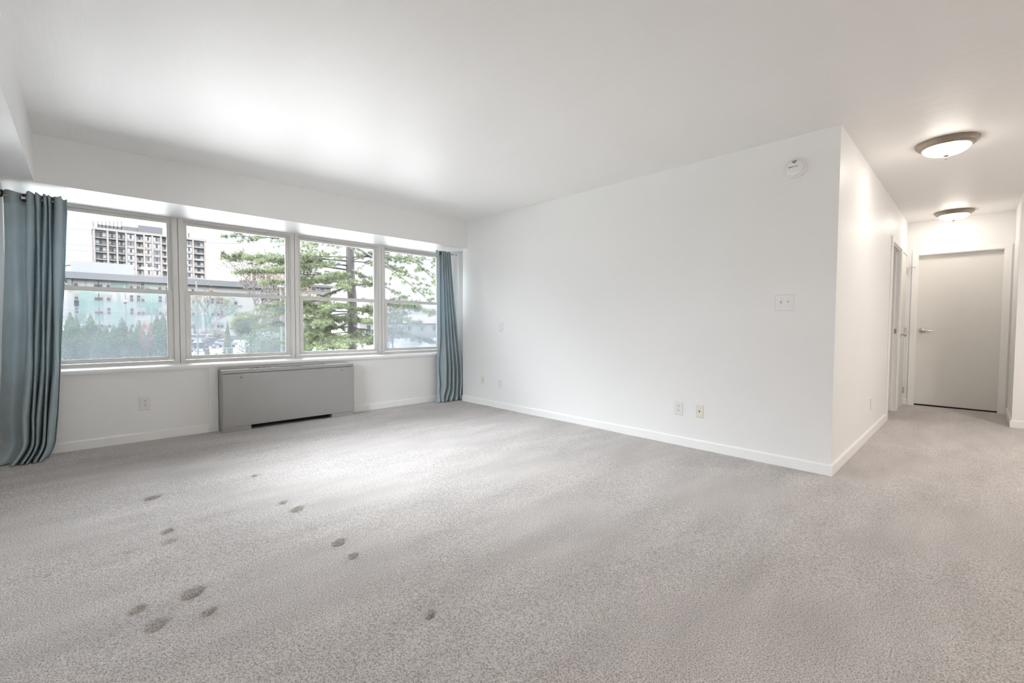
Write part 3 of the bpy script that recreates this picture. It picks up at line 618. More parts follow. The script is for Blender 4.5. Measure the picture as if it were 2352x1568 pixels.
def teal_building():
    Y = 130.; r = empty('apartment_building', (14, Y, GZ)); tag(r, 'long low apartment building clad in white and teal panels beyond the trees', 'building')
    X = lambda px, py=690: pl(px, py, Y)[0]
    xa, xb = X(155), X(600); zt = 11.54; pit = 2.89; zB1, zB0 = 7.21, 5.85
    part(MB().box(xa, xb, Y, Y + 18, GZ, zt - 1.2), 'wall', M_TW, r)
    part(MB().box(xa - .5, xb + .3, Y - 1.0, Y + 18.5, zt - 1.35, zt), 'roof_fascia', M_TG, r)
    part(MB().box(xa + .1, xa + .7, Y - .6, Y, 8, zt - 1.3), 'downpipe', M_TG, r)
    # panels by bays: (x0, x1, list of (top level, bottom level, colour)); levels count storeys from row B
    zz = lambda k: zB1 + .1 - k * pit
    bays = [(166.5, 170.5, []), (170, 181, [(-.02, .98, 2), (.47, .98, 1), (1.5, 2.5, 0)]), (181, 196, [(-.1, .5, 2), (.5, 1.5, 1), (1.5, 2.2, 0)]),
            (196.5, 200, [(-1.0, -.3, 0), (-.1, .5, 3), (.5, 1.5, 2)]), (200.5, 216, [(-.1, .5, 2), (.5, 1.5, 2)]), (216.5, 237.5, [(-.1, .5, 3), (.5, 1.0, 1), (1.0, 1.5, 3), (1.5, 2.0, 0)]),
            (243.5, 250, [(.55, 1.5, 3), (1.5, 2, 2), (-1.0, -.9, 1)]), (254, 270, [(.55, 1.5, 3), (1.5, 2.4, 2), (-1.0, -.25, 0)]), (270.5, 276, [(-.1, .5, 2), (.55, 1.5, 3), (1.5, 2.4, 2), (-1.0, -.25, 0)]),
            (276.5, 300, [(.55, 1.5, 3), (1.5, 2.4, 2), (-1.0, -.25, 0)]), (300, 307.5, [(.55, 1.0, 3), (1.5, 2, 2), (-1.0, -.9, 1)]),
            (313.5, 333, [(-.2, 0, 2), (.52, .95, 1), (-1.0, -.75, 3)]), (333.5, 344.5, [(-.2, .52, 2), (.52, .95, 1), (.96, 1.5, 0), (-1.0, -.25, 3)]), (345.5, 350, [(-.2, .52, 3), (.52, 2.3, 1), (-1.0, -.25, 3)]),
            (350.5, 362.5, [(-.2, .52, 2), (.52, .95, 1), (.96, 1.5, 0), (-1.0, -.25, 3)]), (363, 371.5, [(-.2, 0, 2), (.52, .95, 1), (-1.0, -.75, 3)]), (379, 386, [(-1.0, -.3, 2), (-.3, 0, 2)]),
            (439, 447, [(-.5, .0, 3), (.5, 1.0, 3), (1.45, 1.95, 1)]), (448, 455, [(-.3, .5, 3), (.5, 1.45, 3), (1.45, 2.55, 1)]), (456, 462, [(-.3, .5, 3), (.5, 1.45, 3), (1.45, 2.55, 1)]),
            (468.5, 475.5, [(-.3, 1.45, 3), (1.45, 2.55, 1)]), (476.5, 483, [(-.3, 1.45, 3), (1.45, 2.55, 1)]), (484, 491, [(-.3, 1.0, 3), (1.45, 1.9, 2), (2.4, 2.55, 1)]),
            (497, 512, [(.45, .95, 2), (-.5, 0, 3)]), (514, 536, [(.45, 1.4, 2), (-.5, .4, 3)]), (537, 545, [(.4, .9, 1)])]
    for a, b, rows in bays:
        for t, q, c in rows:
            part(MB().box(X(a), X(b), Y - .05, Y + .01, zz(q), zz(t)), 'facade_panel', M_TEAL[c], r)
    wins = [(171.5, 180, (-1, 0, 1)), (217, 226, (-1, 0, 1, 2)), (228, 236.5, (-1, 0, 1, 2)), (245.5, 253.5, (-1, 0, 1, 2)), (298.5, 306, (-1, 0, 1, 2)), (314.5, 322, (-1, 0, 1)), (324.5, 332, (-1, 0, 1)),
            (326, 333.5, (2,)), (364, 371.5, (-1, 0, 1)), (380, 386, (-1, 0, 1)), (440, 446.5, (-1, 0, 1, 2)), (484.5, 490.5, (0, 1, 2)), (497, 503.5, (0, 1, 2)), (505.5, 512, (0, 1, 2)), (537.5, 544.5, (0, 1))]
    for a, b, ks in wins:
        for k in ks:
            x0, x1 = X(a), X(b); z1 = min(zB1 - k * pit, 10.0); z0_ = z1 - 1.36
            f = part(MB().box(x0 - .12, x1 + .12, Y - .12, Y, z0_ - .12, z1 + .1), 'window', M_WHT, r)
            zm = (z0_ + z1) / 2
            q = MB().box(x0, x1, Y - .15, Y - .1, zm + .06, z1); part(q, 'pane', M_WP if rnd.random() < .6 else M_WG, f)
            q = MB().box(x0, x1, Y - .15, Y - .1, z0_, zm - .06); part(q, 'pane', M_WG, f)
    # white ribbed plant room on the roof
    x0, x1 = pl(161.5, 600, Y + 5)[0], pl(307, 610, Y + 5)[0]
    part(MB().box(x0, x1, Y + 5, Y + 14, zt - .2, pl(161.5, 597.5, Y + 5)[1]), 'rooftop_plant_room', M_MET, r)
    hx, hz = pl(154, 612, Y + 5)
    part(MB().tube([(x0, Y + 5.5, hz + .4), (x0 - .5, Y + 5.5, hz + .4), (x0 - .85, Y + 5.5, hz + .2), (x0 - 1.0, Y + 5.5, hz - .2)], .16, 8), 'vent_hood', M_TG, r)
    part(MB().box(X(420), X(600), Y - .3, Y, GZ, GZ + 1.1), 'plinth', M_TG, r)
teal_building()
# plain white neighbour to its side
nb = empty('white_building', (-8, 160, GZ)); tag(nb, 'plain white building edge beside the teal-panelled apartment building', 'building')
part(MB().box(-30, pl(158, 700, 160)[0] - 1.5, 160, 170, GZ, pl(150, 655, 160)[1]), 'wall', M_TW, nb)
part(MB().box(-30, pl(158, 700, 160)[0] - 1.2, 159.6, 170.4, pl(150, 655, 160)[1], pl(150, 652, 160)[1]), 'roof', M_TG, nb)

def tower():
    Y = 330.; r = empty('apartment_tower', (30, Y, GZ)); tag(r, 'tall concrete apartment tower with grid of balconies rising behind the low building', 'building')
    X = lambda px: pl(px, 600, Y)[0]
    cols = [217.5, 248.7, 270, 291, 312, 332, 351, 370.7, 389.5, 408, 426, 444, 471]
    xa, xb = X(217.5), X(471.5); zt = 52.4; fl = 3.85; zt0 = zt - 1.6
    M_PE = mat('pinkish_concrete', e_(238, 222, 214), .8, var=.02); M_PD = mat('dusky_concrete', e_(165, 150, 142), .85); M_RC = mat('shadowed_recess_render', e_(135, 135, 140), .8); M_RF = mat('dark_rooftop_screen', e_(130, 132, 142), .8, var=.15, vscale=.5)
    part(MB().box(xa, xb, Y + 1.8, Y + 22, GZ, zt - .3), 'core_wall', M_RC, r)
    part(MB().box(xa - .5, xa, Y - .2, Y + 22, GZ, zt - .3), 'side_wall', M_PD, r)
    for k in range(6):
        part(MB().box(xa - .7, xa - .5, Y + 2 + k * 3.3, Y + 3.2 + k * 3.3, GZ, zt - 2), 'side_pilaster', M_PE, r)
    part(MB().box(xa - .8, xb + .8, Y - .6, Y + 22.5, zt - 1.3, zt), 'roof_slab', M_PE, r)
    for c_ in cols:
        x = X(c_); part(MB().box(x - .42, x + .42, Y - .5, Y + 1.9, GZ, zt - 1.2), 'column', M_PE, r)
    for k in range(1, 15):
        z = zt0 - k * fl; part(MB().box(xa, xb, Y - .2, Y + 1.9, z - .2, z + .2), 'floor_slab', M_PE, r)
    # bay fittings: recessed balcony or flush spandrel with windows
    kind = ['B', 'B', 'B', 'S', 'B', 'S', 'S', 'B', None, None, None, 'S', 'B']
    M_W1 = mat('tower_window_glass', e_(205, 212, 222), .2); M_W2 = mat('tower_pale_curtain', e_(255, 255, 255, .13), .6); M_W3 = mat('tower_dark_glass', e_(110, 118, 135), .2); M_RAIL = mat('tower_balcony_screen', e_(150, 148, 152), .7)
    for i in range(12):
        kd = kind[i] if i < 11 else 'B'
        if i == 10: kd = None
        if kd is None and i not in (10,): 
            if i in (8, 9): continue
        if i == 10: kd = 'S'
        x0, x1 = X(cols[i]) + .45, X(cols[i + 1]) - .45; w3 = (x1 - x0) / 3
        for k in range(0, 11 if i > 3 else 8):
            zc = zt0 - k * fl - .2; zf = zc - fl + .4; q = MB()
            ya = Y + (1.7 if kd == 'B' else .15)
            f = part(MB().box(x0, x1, ya, ya + .2, zf + (.1 if kd == 'B' else .95), zc - .1), 'window', M_W1, r)
            g = MB()
            for s in range(3):
                if s != 1 and rnd.random() < .75: g.box(x0 + w3 * s + .1, x0 + w3 * (s + 1) - .1, ya - .06, ya, zf + 1.0, zc - .35)
            if g.v: part(g, 'curtain_pane', M_W2, f)
            part(MB().box(x0 + w3 * 1.15, x0 + w3 * 1.85, ya - .06, ya, zf + (.2 if kd == 'B' else 1.05), zc - .4), 'door_pane', M_W3, f)
            if kd == 'S': q.box(x0, x1, Y - .1, Y + .2, zf, zf + 1.0); part(q, 'spandrel', M_PE, r)
            elif i > 3: q.box(x0, x1, Y - .12, Y, zf, zf + .85); part(q, 'balcony_front', M_RAIL if rnd.random() < .5 else M_PE, r)
    # rooftop structures
    def rb(p0, p1, y_top, nm, m, dy=3):
        part(MB().box(pl(p0, 520, Y + dy)[0], pl(p1, 520, Y + dy)[0], Y + dy, Y + dy + 9, zt - .2, pl((p0 + p1) / 2, y_top, Y + dy)[1]), nm, m, r)
    rb(224, 279, 518, 'rooftop_parapet', mat('rooftop_charcoal_screen', e_(95, 97, 108), .8)); rb(279, 318, 521, 'rooftop_plant_room', M_RF); rb(317, 373, 520, 'rooftop_plant_room', M_RF, 2)
    for px in range(225, 280, 9):
        x = pl(px, 515, Y + 3)[0]; part(MB().box(x - .12, x + .12, Y + 3, Y + 3.3, zt, pl(px, 508, Y + 3)[1]), 'fence_post', M_RF, r)
    part(MB().tube([(X(216.5), Y + 2, zt), (X(216.5), Y + 2, zt + 3.2)], .2, 6), 'aerial', M_RF, r); part(MB().tube([(X(436), Y + 2, zt), (X(436), Y + 2, zt + 3)], .4, 6), 'aerial', M_RF, r)
tower()

def brick_building():
    Y = 150.; r = empty('brick_building', (60, Y, GZ)); tag(r, 'tan and orange brick apartment block half hidden behind the bare tree', 'building')
    X = lambda px: pl(px, 680, Y)[0]
    zt = pl(600, 652, Y)[1]
    part(MB().box(X(556), X(760), Y, Y + 15, GZ, zt), 'wall', mat('tan_brick', e_(196, 176, 162), .85, var=.06, vscale=1), r)
    part(MB().box(X(556), X(580), Y - .3, Y, GZ, zt + .2), 'stair_bay', mat('orange_brick', e_(206, 152, 122), .85, var=.06, vscale=1), r)
    part(MB().box(X(552), X(765), Y - .6, Y + 15.5, zt, zt + .7), 'roof_edge', mat('brown_roof_edge', e_(140, 128, 122), .8), r)
    for px in (586, 596, 608, 622, 634, 645, 700, 720, 740):
        for py in (661, 682, 703):
            x, z = pl(px, py, Y); f = part(MB().box(x - .9, x + .9, Y - .15, Y, z - 1, z + 1), 'window', M_WHT, r); part(MB().box(x - .7, x + .7, Y - .2, Y - .14, z - .8, z - .1), 'pane', M_WG, f)
brick_building()
def house(name, px0, px1, pyt, pye, Y, label, wc, rc):
    r = empty(name, (pl((px0 + px1) / 2, 740, Y)[0], Y, GZ)); tag(r, label, 'house')
    x0, x1 = pl(px0, 740, Y)[0], pl(px1, 740, Y)[0]; ze = pl(px0, pye, Y)[1]; zt = pl(px0, pyt, Y)[1]; xm = (x0 + x1) / 2
    part(MB().box(x0, x1, Y, Y + 8, GZ, ze), 'wall', mat(name + '_siding', wc, .7), r)
    part(MB().prism([(-.5, ze), (8.5, ze), (4, zt)], (x1 - x0 + .8, 0, 0), (x0 - .4, Y, 0), (0, 1, 0), (0, 0, 1)), 'roof', mat(name + '_shingle', rc, .85, var=.08), r)
    n = max(2, int((x1 - x0) / 3.5))
    for k in range(n):
        x = x0 + (x1 - x0) * (k + .5) / n; f = part(MB().box(x - .6, x + .6, Y - .1, Y, ze - 2.2, ze - .7), 'window', M_WHT, r); part(MB().box(x - .45, x + .45, Y - .14, Y - .09, ze - 2.1, ze - .8), 'pane', M_WG, f)
house('house', 700, 743, 723, 733, 105, 'small white house with a pinkish brown roof seen left of the pine trunk', e_(228, 224, 224), e_(165, 140, 138))
house('house', 826, 905, 715, 738, 95, 'white sided house seen through branches right of the pine trunk', e_(235, 232, 232), e_(190, 170, 165))
house('house', 925, 1010, 722, 742, 118, 'pale house behind the fogged pane of the far window', e_(230, 226, 224), e_(196, 180, 174))

# ---- foliage
def leafcloud(P, size, seed, needle=False, k=1):
    """P: (n,3) centres -> mesh builder of small leaf blades"""
    g = np.random.default_rng(seed); P = np.repeat(P, k, 0); n = len(P)
    a = g.normal(size=(n, 3)); a /= np.linalg.norm(a, axis=1, keepdims=True); b = np.cross(a, g.normal(size=(n, 3))); b /= np.linalg.norm(b, axis=1, keepdims=True)
    s = size * g.uniform(.6, 1.3, (n, 1))
    if needle:
        wv = b * s * .085; V = np.stack([P - wv, P + wv, P + a * s], 1).reshape(-1, 3); F = np.arange(n * 3).reshape(-1, 3)
    else:
        V = np.stack([P - a * s * .5, P + b * s * .28, P + a * s * .5, P - b * s * .28], 1).reshape(-1, 3); F = np.arange(n * 4).reshape(-1, 4)
    m = MB(); m.v = V.tolist(); m.f = F.tolist(); m.sm = [False] * len(F); return m
def fast_part(m, name, mt, parent):
    me = bpy.data.meshes.new(name); me.from_pydata(m.v, [], m.f); me.materials.append(mt)
    o = bpy.data.objects.new(name, me); COL.objects.link(o); o.parent = parent; off = Vector((0, 0, 0)); p = parent
    while p: off += p.location; p = p.parent
    me.transform(Matrix.Translation(-off)); return o
GR = lambda n, r, g, b, v=.35, s=3.: mat(n, e_(r, g, b, .20), .85, var=v, vscale=s, spec=.1, trans=.2)
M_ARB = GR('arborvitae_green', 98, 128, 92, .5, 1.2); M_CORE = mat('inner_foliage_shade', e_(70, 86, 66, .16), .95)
M_BARK = mat('grey_brown_bark', e_(128, 118, 112, .065), .95, bump=.8, bscale=14, var=.3, vscale=9); M_PINE = GR('pine_needle_green', 150, 162, 122, .5, 1.5); M_TWIG = mat('grey_brown_twig', e_(120, 108, 104), .9); M_BROWN = GR('dry_brown_leaf', 165, 140, 112, .3)
M_BUSH = GR('olive_bush_green', 140, 155, 112, .4, 2.); M_BLOOM = GR('pale_blossom', 240, 226, 216, .1)

def arborvitae(px, pyt, D, wpx, seed, label):
    g = np.random.default_rng(seed); top = at(px, pyt, D); h = top.z - GZ; R = wpx / F_PX * D / 2
    r = empty('arborvitae', (top.x, top.y, GZ)); tag(r, label, 'tree', 'arborvitae hedge trees behind the leftmost window')
    prof = lambda t: R * (1 - t) ** .62 * (.80 + .35 * min(1, (1 - t) * 2)) * min(1, .75 + t * 1.5)
    core = MB().lathe([(max(.02, prof(t) * .80), h * t) for t in np.linspace(0, .98, 14)], (top.x, top.y, GZ), seg=14); core = part(core, 'trunk', M_CORE, r)  # solid dark core, inner foliage shade put into its colour, no real trunk
    n = 5200; t = 1 - np.sqrt(g.uniform(0, 1, n) * .995 + .002); t = g.uniform(0, 1, n) * .5 + t * .5; th = g.uniform(0, 2 * PI, n)
    lump = 1 + .16 * np.sin(th * 5 + t * 17 + seed) * np.sin(t * 23 + th * 3); rr = np.array([prof(x) for x in t]) * g.uniform(.72, 1.06, n) * lump
    P = np.stack([top.x + rr * np.cos(th), top.y + rr * np.sin(th), GZ + h * t], 1)
    fast_part(leafcloud(P, .17, seed), 'foliage', M_ARB, r)
for i, (px, pyt, D, wd, lab) in enumerate([
    (160, 713, 38, 42, 'pointed arborvitae, the tall one nearest the left curtain'), (174, 721, 39, 38, 'arborvitae with a slimmer tip just beside the tallest left one'),
    (191, 743, 37, 40, 'low rounded arborvitae between the left pair and the tall single spire'), (207, 717, 38, 44, 'tall spire arborvitae standing alone under the paired windows of the teal building'),
    (229, 744, 40, 36, 'short blunt arborvitae right of the lone tall spire'), (242, 743, 41, 34, 'yellowish short arborvitae in the hedge dip'), (261, 742, 38, 38, 'narrow arborvitae rising left of the street pole'),
    (280, 726, 38, 44, 'tall arborvitae directly in front of the grey street pole'), (300, 746, 40, 32, 'small arborvitae tucked in just right of the street pole'), (319, 733, 38, 44, 'broad pointed arborvitae left of the reddish shrub'),
    (346, 737, 40, 30, 'slim arborvitae just right of the reddish shrub'), (360, 719, 39, 38, 'tall arborvitae second from the window mullion'), (374, 717, 38, 44, 'tallest rounded arborvitae against the first window mullion'),
    (130, 722, 39, 40, 'arborvitae mostly hidden behind the left curtain')]):
    D = (36, 40, 38, 42)[i % 4]; arborvitae(px, pyt, D, wd * 1.0, 50 + i, lab)
def shrub(name, c, R, n, size, m, label, seed, squash=.7, core=True, group=None):
    g = np.random.default_rng(seed); r = empty(name, (c[0], c[1], GZ)); tag(r, label, 'shrub', group)
    v = g.normal(size=(n, 3)); v /= np.linalg.norm(v, axis=1, keepdims=True); v *= g.uniform(.75, 1.08, (n, 1)) * (1 + .18 * np.sin(v[:, :1] * 7 + seed) * np.cos(v[:, 1:2] * 6))
    P = np.array(c) + v * np.array([R, R, R * squash]); P[:, 2] = np.maximum(P[:, 2], GZ + .03)
    if core: 
        q = MB().lathe([(max(.01, R * .78 * math.cos(t)), R * squash * .8 * math.sin(t)) for t in np.linspace(-PI / 2, PI / 2, 9)], c, seg=14); part(q, 'stem', M_CORE, r)  # dark filler core coloured as the shade inside the leaves, not a stem
    else: part(MB().tube([(c[0], c[1], GZ), (c[0] + .1, c[1], c[2])], [.08, .03], 6), 'stem', M_TWIG, r)
    fast_part(leafcloud(P, size, seed), 'foliage', m, r)
c = at(336, 772, 37); shrub('shrub', (c.x, c.y, c.z), .42, 1600, .07, GR('reddish_leaf', 178, 128, 122), 'reddish shrub glimpsed between two arborvitae', 3, 2.6, False)
c = at(622, 772, 31); shrub('shrub', (c.x, c.y, -1.2), 1.75, 7000, .13, GR('blue_green_leaf', 112, 136, 106), 'big rounded dark green bush behind the white railing', 4, 1.25)
c = at(563, 745, 33); shrub('shrub', (c.x, c.y, c.z), .9, 3000, .11, M_BUSH, 'olive bush crown to the left of the big dark bush', 5, 1.0)
c = at(556, 790, 26); shrub('shrub', (c.x, c.y, -1.9), 1.3, 4500, .11, M_BUSH, 'olive green shrub low behind the railing', 6, .8)
c = at(517, 802, 22); shrub('flowering_shrub', (c.x, c.y, -1.75), 1.0, 2600, .07, M_BLOOM, 'pale flowering shrub in front of the parked cars', 7, 1.0, False)
c = at(503, 783, 39); shrub('shrub', (c.x, c.y, -2.4), 1.7, 3000, .15, M_BUSH, 'low olive shrub in front of the blue-silver car', 8, .45)
c = at(487, 757, 95); shrub('shrub', (c.x, c.y, -1.9), 2.8, 1400, .4, GR('purplish_brown_twigs', 165, 148, 146, .2), 'wide purplish brown shrub behind the red car', 9, .55)
c = at(447, 748, 92); 
def cone_tree(px, pyt, D, wpx, seed, label, m):
    top = at(px, pyt, D); h = top.z - GZ; R = wpx / F_PX * D / 2; g = np.random.default_rng(seed); r = empty('evergreen_tree', (top.x, top.y, GZ)); tag(r, label, 'tree')
    part(MB().lathe([(max(.02, R * .85 * (1 - t)), h * t) for t in np.linspace(0, .97, 8)], (top.x, top.y, GZ), seg=12), 'trunk', M_CORE, r)  # dark filler cone, shade inside the foliage painted as its colour
    n = 1100; t = 1 - np.sqrt(g.uniform(0, 1, n)); th = g.uniform(0, 2 * PI, n); rr = R * (1 - t) * g.uniform(.75, 1.12, n)
    fast_part(leafcloud(np.stack([top.x + rr * np.cos(th), top.y + rr * np.sin(th), GZ + h * t], 1), R * .28, seed), 'foliage', m, r)
cone_tree(447, 745, 88, 13, 21, 'small conical evergreen by the base of the teal building', M_ARB)
cone_tree(477, 777, 52, 10, 22, 'tiny conical evergreen between the parked cars and the railing', M_ARB)
cone_tree(704, 690, 42, 32, 23, 'dark columnar evergreen at the left edge of the third window', M_ARB)
cone_tree(522, 733, 60, 22, 24, 'olive conical evergreen behind the flowering shrub', M_BUSH)

def pine():
    g = np.random.default_rng(11); b0 = at(812, 800, 20); b0.z = GZ; tp = at(803, 480, 20.3)
    r = empty('pine_tree', (b0.x, b0.y, GZ)); tag(r, 'large pine with a thick grey trunk spreading needled branches across the right windows', 'tree')
    top = tp + (tp - b0) * .25
    P = [b0.lerp(top, t) for t in np.linspace(0, 1, 12)]; P = [p + Vector((.04 * math.sin(i * 1.7), 0, 0)) for i, p in enumerate(P)]
    part(MB().tube(P, [.25 - .010 * i for i in range(12)], 14), 'trunk', M_BARK, r)
    def trunk_at(py):
        best = min(range(200), key=lambda i: abs(((b0.lerp(top, i / 199) - Vector((0, 0, EYE))).dot(up) / (b0.lerp(top, i / 199) - Vector((0, 0, EYE))).dot(fw)) * -F_PX + 784 - py)); return b0.lerp(top, best / 199)
    br = [ # trunk row, end px, end py, depth, thickness, tufts
      (655, 700, 700, 18.5, .09, 60), (640, 690, 655, 18, .06, 170), (612, 700, 600, 19, .05, 60), (630, 735, 640, 17.5, .05, 230), (655, 880, 650, 19, .08, 60), (618, 852, 655, 19, .045, 50), (600, 870, 580, 19, .05, 80),
      (560, 510, 542, 17, .06, 110), (600, 540, 590, 17.5, .07, 220), (620, 512, 592, 17, .07, 230), (640, 540, 625, 18, .06, 230), (650, 600, 650, 17, .05, 130), (590, 600, 600, 17, .05, 200), (610, 630, 620, 17, .05, 220),
      (530, 690, 582, 15, .09, 30), (515, 692, 568, 14, .08, 30), (540, 768, 612, 15, .03, 12), (690, 590, 708, 17, .05, 230), (705, 548, 735, 16.5, .05, 280), (720, 590, 755, 17, .05, 230), (715, 610, 725, 17, .05, 230),
      (735, 700, 735, 17.5, .05, 200), (750, 690, 775, 17, .07, 340), (768, 690, 800, 17, .08, 380), (775, 740, 805, 16, .06, 300), (770, 780, 800, 16, .05, 220), (745, 852, 783, 18, .07, 50), (715, 870, 710, 18.5, .05, 150), (700, 745, 712, 17, .05, 230), (770, 880, 800, 18, .05, 200), (730, 730, 745, 16.5, .05, 300), (740, 850, 740, 18, .05, 150), (640, 790, 665, 17, .04, 120),
      (480, 1010, 655, 16, .11, 150), (430, 1030, 620, 16.5, .09, 150), (560, 985, 690, 16, .09, 120), (620, 925, 685, 17, .11, 40), (590, 960, 600, 18, .06, 150), (600, 930, 625, 18, .05, 120), (690, 1000, 720, 17, .06, 260), (710, 960, 745, 17, .05, 260), (755, 1010, 790, 17.5, .05, 230),
      (700, 650, 715, 19, .05, 160), (760, 640, 790, 18.5, .04, 120)]
    for row, ex, ey, D, th, nt in br:
        a = trunk_at(row); b = at(ex, ey, D); ln = (b - a).length
        mid = a.lerp(b, .5) + Vector((0, 0, .12 * ln * (.5 if ey < row else .8) * .5))
        pts = [(a * (1 - t) ** 2 + mid * 2 * t * (1 - t) + b * t * t) for t in np.linspace(0, 1, 10)]
        m = MB().tube(pts, [th * .62 * (1 - .8 * i / 9) for i in range(10)], 7)
        C_ = []; npz = max(6, nt // 7)
        for k in range(npz):
            t = .22 + .78 * (k + g.uniform()) / npz; i = min(8, int(t * 9)); q = pts[i].lerp(pts[i + 1], t * 9 - i)
            dv = (b - a).normalized(); sd_ = dv.cross(Vector((0, 0, 1))).normalized() * (1 if g.uniform() < .5 else -1)
            tl = g.uniform(.35, 1.0) * (1.25 - t) * min(2.2, ln * .32); e = q + (dv * .75 + sd_ * g.uniform(.3, 1) + Vector((0, 0, g.uniform(-.25, .35)))) * tl
            m.tube([q, q.lerp(e, .5) + Vector((0, 0, .03)), e], [.012, .009, .005], 4, caps=False)
            for s in range(7): C_.append(np.array(q.lerp(e, .2 + .8 * s / 6)) + g.normal(size=3) * np.array([.05, .05, .03]))
        o = part(m, 'branch', M_BARK, r)
        fast_part(leafcloud(np.array(C_), .115, int(row + ex), True, 22), 'needles', M_PINE, o)
pine()

def bare_tree(px, D, pyt, seed, label, depth=6, leaves=True, rad=.16):
    g = random.Random(seed); base = at(px, 740, D); base.z = GZ; top = at(px, pyt, D).z; Ht = top - GZ
    r = empty('bare_tree', (base.x, base.y, GZ)); tag(r, label, 'tree'); m = MB(); tips = []
    def grow(p, d, ln, rad_, lv):
        q = p + d * ln; m.tube([p, p.lerp(q, .5) + Vector((g.uniform(-1, 1), g.uniform(-1, 1), 0)) * ln * .05, q], [rad_, rad_ * .85, rad_ * .7], 5, caps=False)
        if lv == 0: tips.append(q); return
        if lv < 3: tips.append(q)
        for k in range(3 if lv > 1 else 2):
            a = Vector((g.uniform(-1, 1), g.uniform(-1, 1), g.uniform(-.35, .7))); nd = (d * .95 + a * .62).normalized(); grow(q, nd, ln * g.uniform(.66, .84), rad_ * .62, lv - 1)
    grow(base, Vector((0, 0, 1)), Ht * .27, rad, depth)
    part(m, 'trunk', M_TWIG, r)
    if leaves:
        P = np.array([tuple(t) for t in tips]); gg = np.random.default_rng(seed); P = P[gg.uniform(size=len(P)) < .6]
        fast_part(leafcloud(np.repeat(P, 3, 0) + gg.normal(size=(len(P) * 3, 3)) * .25, .2, seed), 'dry_leaves', M_BROWN, r)
bare_tree(575, 46, 552, 5, 'large bare deciduous tree with brown leaf clusters in the second window')
bare_tree(470, 44, 640, 9, 'smaller brownish bare tree in front of the teal building, left of the larger one', 5, True, .09)
bare_tree(620, 60, 600, 12, 'bare tree behind the utility box, partly covered by pine needles', 5, True, .12)
bare_tree(145, 60, 690, 14, 'thin bare tree at the left end of the hedge beside the curtain', 4, False, .05)
bare_tree(900, 50, 640, 15, 'faint bare tree behind the pine in the far window', 5, False, .12)

# ---- street furniture, wires, cars
M_POLE = mat('grey_galvanised_pole', e_(165, 165, 168), .5); M_ORG = mat('orange_plastic', e_(236, 110, 70), .5); M_BLU = mat('light_blue_paint', e_(150, 195, 225), .5)
def pole(px, pyt, D, rad, label, lamp_=True, rec=None, base=None):
    t = at(px, pyt, D); r = empty('street_pole', (t.x, t.y, GZ)); tag(r, label, 'pole')
    part(MB().tube([(t.x, t.y, GZ), (t.x, t.y, t.z)], rad, 10), 'shaft', M_POLE, r)
    if base: part(MB().tube([(t.x, t.y, GZ), (t.x, t.y, GZ + base)], rad * 1.5, 10), 'base', M_BLU, r)
    if rec: z = at(px, rec, D).z; part(MB().lathe([(.0, -.25), (rad * 2, -.22), (rad * 2.1, 0), (rad * 2, .22), (0, .25)], (t.x, t.y, z), seg=12), 'fitting', M_POLE, r)
pole(286.5, 655, 60, .085, 'grey street pole with a collar in front of the teal building', rec=693)
pole(451, 645, 52, .085, 'tall grey pole with a light blue base beside the parked van', base=2.0)
def utility():
    D = 24; c_ = at(646, 652, D); r = empty('utility_box', (c_.x, c_.y, GZ)); tag(r, 'white utility box mounted on a grey pole by the second mullion', 'utility box')
    part(MB().tube([(c_.x + .03, c_.y + .2, GZ), (c_.x + .03, c_.y + .2, c_.z + .3)], .05, 8), 'pole', M_POLE, r)
    part(MB().box(c_.x - .14, c_.x + .14, c_.y - .08, c_.y + .1, c_.z - .18, c_.z + .18), 'box', M_WHT, r, .02)
utility()
def wire(p0, p1, D0, D1, label, rad=.02):
    a, b = at(p0[0], p0[1], D0), at(p1[0], p1[1], D1); pts = []
    for t in np.linspace(0, 1, 17): p = a.lerp(b, t); p.z -= .6 * 4 * t * (1 - t) * .3; pts.append(p)
    tag(MB().tube(pts, rad, 5).build('power_line', mat('grey_cable', (.012, .014, .017, 1), .8)), label, 'cable')
wire((20, 509), (420, 545), 60, 60, 'uppermost thin overhead wire crossing the sky left of the tower')
wire((20, 545), (420, 580), 60, 60, 'middle thin overhead wire crossing the sky left of the tower')
wire((20, 565), (420, 584), 60, 60, 'lowest thin overhead wire above the white rooftop box')
wire((60, 706), (560, 726), 58, 58, 'dark overhead wire crossing in front of the teal facade windows', .025)
wire((60, 722), (560, 742), 58, 58, 'second overhead wire just above the hedge tips', .015)
wire((400, 550), (560, 558), 60, 60, 'thin overhead wire right of the tower top')
def railing():
    Y = 58.; r = empty('railing', (15, Y, GZ)); tag(r, 'long white metal railing on a low kerb behind the shrubs', 'railing')
    x0, x1 = pl(405, 800, Y)[0], pl(900, 800, Y)[0]; zt, zm = pl(550, 798, Y)[1], pl(550, 813.5, Y)[1]
    part(MB().box(x0, x1, Y - .05, Y + .05, zt - .06, zt + .02), 'top_rail', M_WHT, r); part(MB().box(x0, x1, Y - .04, Y + .04, zm - .05, zm + .03), 'bottom_rail', M_WHT, r)
    x = pl(472, 800, Y)[0]; st_ = (pl(567, 800, Y)[0] - x) / 2; x -= st_
    while x < x1: part(MB().box(x - .06, x + .06, Y - .06, Y + .06, GZ, zt), 'post', M_WHT, r); x += st_
railing()
